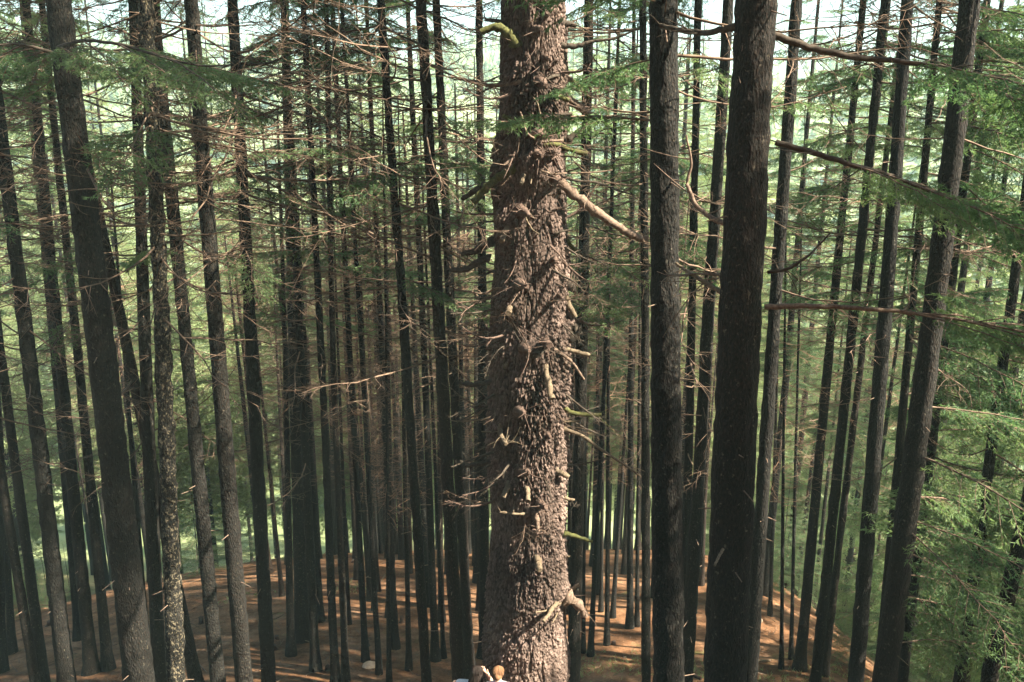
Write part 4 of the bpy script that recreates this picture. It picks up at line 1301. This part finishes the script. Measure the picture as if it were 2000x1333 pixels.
def ground_green():
    r = np.random.default_rng(66)
    g = Geo()
    for (px, py, n, spread) in ((1170, 1300, 60, 0.5), (1150, 1315, 40, 0.4), (1360, 1315, 80, 0.5), (690, 1150, 50, 0.4), (1530, 1330, 60, 0.6), (470, 1170, 30, 0.4), (1230, 1290, 40, 0.5), (1640, 1322, 60, 0.5)):
        P = ground_hit(px, py)
        for _ in range(n):
            x, y = P[0] + r.normal(0, spread), P[1] + r.normal(0, spread)
            z = float(terr(x, y))
            for _ in range(4):
                d = norm(np.array([r.normal(0, 1), r.normal(0, 1), 1.0]))
                s = norm(np.cross(d, r.normal(0, 1, 3))) * 0.008
                b = np.array([x, y, z]) + np.append(r.normal(0, 0.03, 2), 0)
                g.add(np.array([b - s, b + s, b + d * r.uniform(0.06, 0.16)]), np.array([[0, 1, 2]]))
    return g.mesh('ground_plants', M_NEEDLE_FAR, False)
tag(obj('ground_plants', ground_green()), 'sparse green sprigs growing through the needle litter', 'plants', kind='stuff')

# ------------------------------------------------------------------ the two people at the foot of the giant
M_SKIN = flat_mat('skin', (0.55, 0.34, 0.25), 0.6)
M_HAIR_D = flat_mat('hair_dark', (0.015, 0.010, 0.008), 0.7, 0.2)
M_HAIR_L = flat_mat('hair_brown', (0.15, 0.08, 0.04), 0.75, 0.2)
M_SHIRT = flat_mat('white_cotton', (0.80, 0.77, 0.80), 0.9)
M_TROU = flat_mat('dark_denim', (0.05, 0.06, 0.09), 0.9)

def skin_obj(name, verts, edges, radii, mat, parent=None, root=0, levels=2):
    me = bpy.data.meshes.new(name)
    me.from_pydata([tuple(v) for v in verts], edges, [])
    me.materials.append(mat)
    o = obj(name, me, parent)
    sk = o.modifiers.new('skin', 'SKIN')
    sk.use_smooth_shade = True
    for i, rr in enumerate(radii):
        sv = me.skin_vertices[0].data[i]
        sv.radius = rr if isinstance(rr, tuple) else (rr, rr)
        sv.use_root = (i == root)
    sb = o.modifiers.new('subsurf', 'SUBSURF')
    sb.levels = levels
    sb.render_levels = levels
    return o

def ellipsoid(g, c, r, nu=16, nv=20, m=0, f=None):
    u = np.linspace(0, math.pi, nu); v = np.arange(nv) / nv * 6.283
    U, Vv = np.meshgrid(u, v, indexing='ij')
    Q = np.stack([np.sin(U) * np.cos(Vv) * r[0], np.sin(U) * np.sin(Vv) * r[1], np.cos(U) * r[2]], -1)
    if f is not None:
        Q = f(Q)
    i = np.arange(nu - 1)[:, None] * nv; j = np.arange(nv)[None]; k = (j + 1) % nv
    g.add((Q + np.array(c)).reshape(-1, 3), np.stack([i + j, i + nv + j, i + nv + k, i + k], -1).reshape(-1, 4), m)

def person(px, py_head, Y, yaw, hair, pose, label):
    """py_head: photograph pixel of the crown of the head. The figure faces +Y turned by yaw."""
    top = pix(px, py_head, Y)
    z0 = float(terr(top[0], Y))
    S = (top[2] - z0) / 1.70
    V = {}
    V['pel'] = (0, 0, 0.93); V['waist'] = (0, 0.0, 1.08); V['chest'] = (0, 0.01, 1.26); V['neckb'] = (0, -0.01, 1.41); V['neck'] = (0, 0.015, 1.48)
    V['headl'] = (0, 0.035, 1.535); V['headm'] = (0, 0.03, 1.60); V['headt'] = (0, 0.02, 1.665)
    for s, n in ((-1, 'l'), (1, 'r')):
        V['hip' + n] = (s * 0.10, 0, 0.90); V['knee' + n] = (s * 0.11, 0.03, 0.49); V['ank' + n] = (s * 0.11, -0.02, 0.08); V['toe' + n] = (s * 0.13, 0.15, 0.04)
        V['sho' + n] = (s * 0.165, -0.01, 1.375)
        e, w, h = pose[n]
        V['elb' + n] = e; V['wri' + n] = w; V['palm' + n] = h
    rad = dict(pel=(0.15, 0.115), waist=(0.125, 0.095), chest=(0.15, 0.105), neckb=(0.07, 0.065), neck=(0.052, 0.055), headl=(0.062, 0.078), headm=(0.075, 0.094), headt=(0.05, 0.06))
    for n in 'lr':
        rad.update({'hip' + n: 0.092, 'knee' + n: 0.058, 'ank' + n: 0.04, 'toe' + n: 0.035, 'sho' + n: 0.057, 'elb' + n: 0.04, 'wri' + n: 0.027, 'palm' + n: (0.04, 0.018)})
    E = [('pel', 'waist'), ('waist', 'chest'), ('chest', 'neckb'), ('neckb', 'neck'), ('neck', 'headl'), ('headl', 'headm'), ('headm', 'headt')]
    for n in 'lr':
        E += [('pel', 'hip' + n), ('hip' + n, 'knee' + n), ('knee' + n, 'ank' + n), ('ank' + n, 'toe' + n), ('chest', 'sho' + n), ('sho' + n, 'elb' + n), ('elb' + n, 'wri' + n), ('wri' + n, 'palm' + n)]
        # fingers: rooted in the palm, unequal, slightly curled
        wv = np.array(V['wri' + n]); pv = np.array(V['palm' + n])
        d = norm(pv - wv); sd = norm(np.cross(d, np.array([0, 1.0, 0.2])))
        cu = np.cross(sd, d)
        for q, (off, ln) in enumerate(((-0.030, 0.062), (-0.010, 0.075), (0.010, 0.078), (0.029, 0.066))):
            b = pv + sd * off
            a1 = 'f%d%s' % (q, n)
            V[a1 + 'a'] = tuple(b + d * ln * 0.55 + cu * 0.004); V[a1 + 'b'] = tuple(b + d * ln + cu * 0.018)
            rad[a1 + 'a'] = 0.009; rad[a1 + 'b'] = 0.007
            E += [('palm' + n, a1 + 'a'), (a1 + 'a', a1 + 'b')]
        tb = wv + (pv - wv) * 0.4
        V['t' + n + 'a'] = tuple(tb - sd * 0.045 + d * 0.02); V['t' + n + 'b'] = tuple(tb - sd * 0.06 + d * 0.05)
        rad['t' + n + 'a'] = 0.011; rad['t' + n + 'b'] = 0.008
        E += [('wri' + n, 't' + n + 'a'), ('t' + n + 'a', 't' + n + 'b')]
    keys = list(V)
    ix = {k: i for i, k in enumerate(keys)}
    o = skin_obj('person', [V[k] for k in keys], [(ix[a], ix[b]) for a, b in E], [rad[k] for k in keys], M_SKIN, None, ix['pel'])
    o.location = (top[0], Y, z0); o.rotation_euler = (0, 0, yaw); o.scale = (S, S, S)
    tag(o, label, 'person', 'two people at the foot of the giant tree')
    # face and ears
    g = Geo()
    for s in (-1, 1):
        ellipsoid(g, (s * 0.078, 0.015, 1.60), (0.012, 0.02, 0.032), 8, 10)
    ellipsoid(g, (0, 0.132, 1.585), (0.014, 0.018, 0.024), 8, 10)
    obj('ears_and_nose', g.mesh('ears_and_nose', M_SKIN), o)
    g = Geo()
    for s in (-1, 1):
        ellipsoid(g, (s * 0.032, 0.112, 1.61), (0.013, 0.012, 0.008), 8, 10)
    obj('eyes', g.mesh('eyes', M_HAIR_D), o)
    g = Geo()
    ellipsoid(g, (0, 0.118, 1.548), (0.024, 0.01, 0.007), 8, 10)
    obj('mouth', g.mesh('mouth', flat_mat('lips', (0.45, 0.16, 0.14))), o)
    # shirt and trousers
    K = ['pel', 'waist', 'chest', 'neckb', 'shol', 'shor']
    Vs = [V[k] for k in K]
    Rs = [(0.162, 0.128), (0.142, 0.112), (0.168, 0.122), (0.085, 0.08), 0.078, 0.078]
    Es = [(0, 1), (1, 2), (2, 3), (2, 4), (2, 5)]
    for n, si in (('l', 4), ('r', 5)):
        a, b = np.array(V['sho' + n]), np.array(V['elb' + n])
        Vs.append(tuple(a + (b - a) * 0.85)); Rs.append(0.062); Es.append((si, len(Vs) - 1))
    skin_obj('shirt', Vs, Es, Rs, M_SHIRT, o, 0)
    Vt = [V['pel'], (0, 0, 0.99)]; Rt = [(0.158, 0.125), (0.15, 0.115)]; Et = [(0, 1)]
    for n in 'lr':
        i = len(Vt)
        Vt += [V['hip' + n], V['knee' + n], V['ank' + n]]; Rt += [0.10, 0.07, 0.055]
        Et += [(0, i), (i, i + 1), (i + 1, i + 2)]
    skin_obj('trousers', Vt, Et, Rt, M_TROU, o, 0)
    # hair
    g = Geo()
    r = np.random.default_rng(int(px))
    def back(Q):
        Q = Q.copy()
        front = smooth(0.02, 0.10, Q[..., 1]) * smooth(0.045, -0.03, Q[..., 2])
        return Q * (1 - 0.3 * front)[..., None] * (1 + 0.05 * fbm(Q * 45, 2))[..., None]
    ellipsoid(g, (0, 0.005, 1.618), (0.093, 0.112, 0.095), 18, 24, 0, back)
    for i in range(90):
        a = r.random() * 6.283
        if math.sin(a) > 0.55:
            continue
        s = np.linspace(0.05, 1, 6)
        e = s * r.uniform(1.2, 1.75)
        rr_ = 1.0 + r.uniform(0.0, 0.05)
        Q = np.stack([np.sin(e) * math.cos(a + 0.1 * r.normal()) * 0.094 * rr_, np.sin(e) * math.sin(a) * 0.113 * rr_ + 0.005, np.cos(e) * 0.096 * rr_ + 1.618], -1)
        add_tube(g, Q, np.full(6, r.uniform(0.003, 0.007)), 4)
    if hair == 'long':
        mat = M_HAIR_D
        for i in range(70):
            th = math.pi * (1.02 + 0.96 * i / 69)
            p0 = np.array([math.cos(th) * 0.083, 0.01 + math.sin(th) * 0.10, 1.63])
            s = np.linspace(0, 1, 7)
            ln = r.uniform(0.36, 0.50)
            Q = p0 + np.stack([0.12 * math.cos(th) * s * (1 - s) + r.normal(0, 0.01) * s, -0.05 * np.sin(s * 3) - 0.02 * s + r.normal(0, 0.01) * s, -ln * s], -1)
            add_tube(g, Q, 0.015 * (1 - 0.5 * s), 5)
    else:
        mat = M_HAIR_L
        ellipsoid(g, (0.0, -0.105, 1.60), (0.052, 0.048, 0.05), 12, 14, 0, lambda Q: Q * (1 + 0.16 * fbm(Q * 60, 2))[..., None])
        for i in range(30):
            a = r.random() * 6.283
            s = np.linspace(0, 1, 5)
            p0 = np.array([math.cos(a) * 0.07, -0.05, 1.60 + math.sin(a) * 0.07])
            Q = p0 + (np.array([math.cos(a) * 0.03, -0.12, 1.60 + math.sin(a) * 0.03]) - p0) * s[:, None] + np.array([0, -0.02, 0]) * np.sin(s * 3)[:, None]
            add_tube(g, Q, 0.008 * (1 - 0.4 * s), 4)
    obj('hair', g.mesh('hair', mat), o)
    return o

person(931, 1304, 12.0, -0.25, 'long', {
    'l': ((-0.40, 0.02, 1.33), (-0.38, 0.20, 1.12), (-0.36, 0.27, 1.06)),
    'r': ((0.27, 0.08, 1.34), (0.150, 0.09, 1.55), (0.105, 0.06, 1.63))},
    'person with long dark hair and white top, one hand raised to head')
person(973, 1305, 11.85, -0.1, 'bun', {
    'l': ((-0.24, 0.03, 1.10), (-0.20, 0.20, 0.98), (-0.17, 0.26, 0.97)),
    'r': ((0.24, 0.03, 1.10), (0.20, 0.20, 0.98), (0.17, 0.26, 0.97))},
    'person with brown hair tied in a bun, standing before the giant trunk')

# ------------------------------------------------------------------ haze: sunlit air over the valley
def haze():
    m = bpy.data.materials.new('haze_air')
    m.use_nodes = True
    nt = m.node_tree
    for n in list(nt.nodes):
        nt.nodes.remove(n)
    out = nt.nodes.new('ShaderNodeOutputMaterial')
    v = nt.nodes.new('ShaderNodeVolumePrincipled')
    v.inputs['Color'].default_value = (0.60, 0.90, 0.86, 1)
    v.inputs['Density'].default_value = 0.0010
    nt.links.new(v.outputs[0], out.inputs['Volume'])
    x0, x1, y0, y1, z0, z1 = -1000, 1000, -210, 1600, float(GZ.min()) - 1.0, 75.0
    V = [(x0, y0, z0), (x1, y0, z0), (x1, y1, z0), (x0, y1, z0), (x0, y0, z1), (x1, y0, z1), (x1, y1, z1), (x0, y1, z1)]
    Fc = [(0, 3, 2, 1), (4, 5, 6, 7), (0, 1, 5, 4), (1, 2, 6, 5), (2, 3, 7, 6), (3, 0, 4, 7)]
    me = bpy.data.meshes.new('haze')
    me.from_pydata(V, [], Fc)
    me.materials.append(m)
    tag(obj('haze', me), 'thin sunlit haze in the air', kind='stuff')
haze()
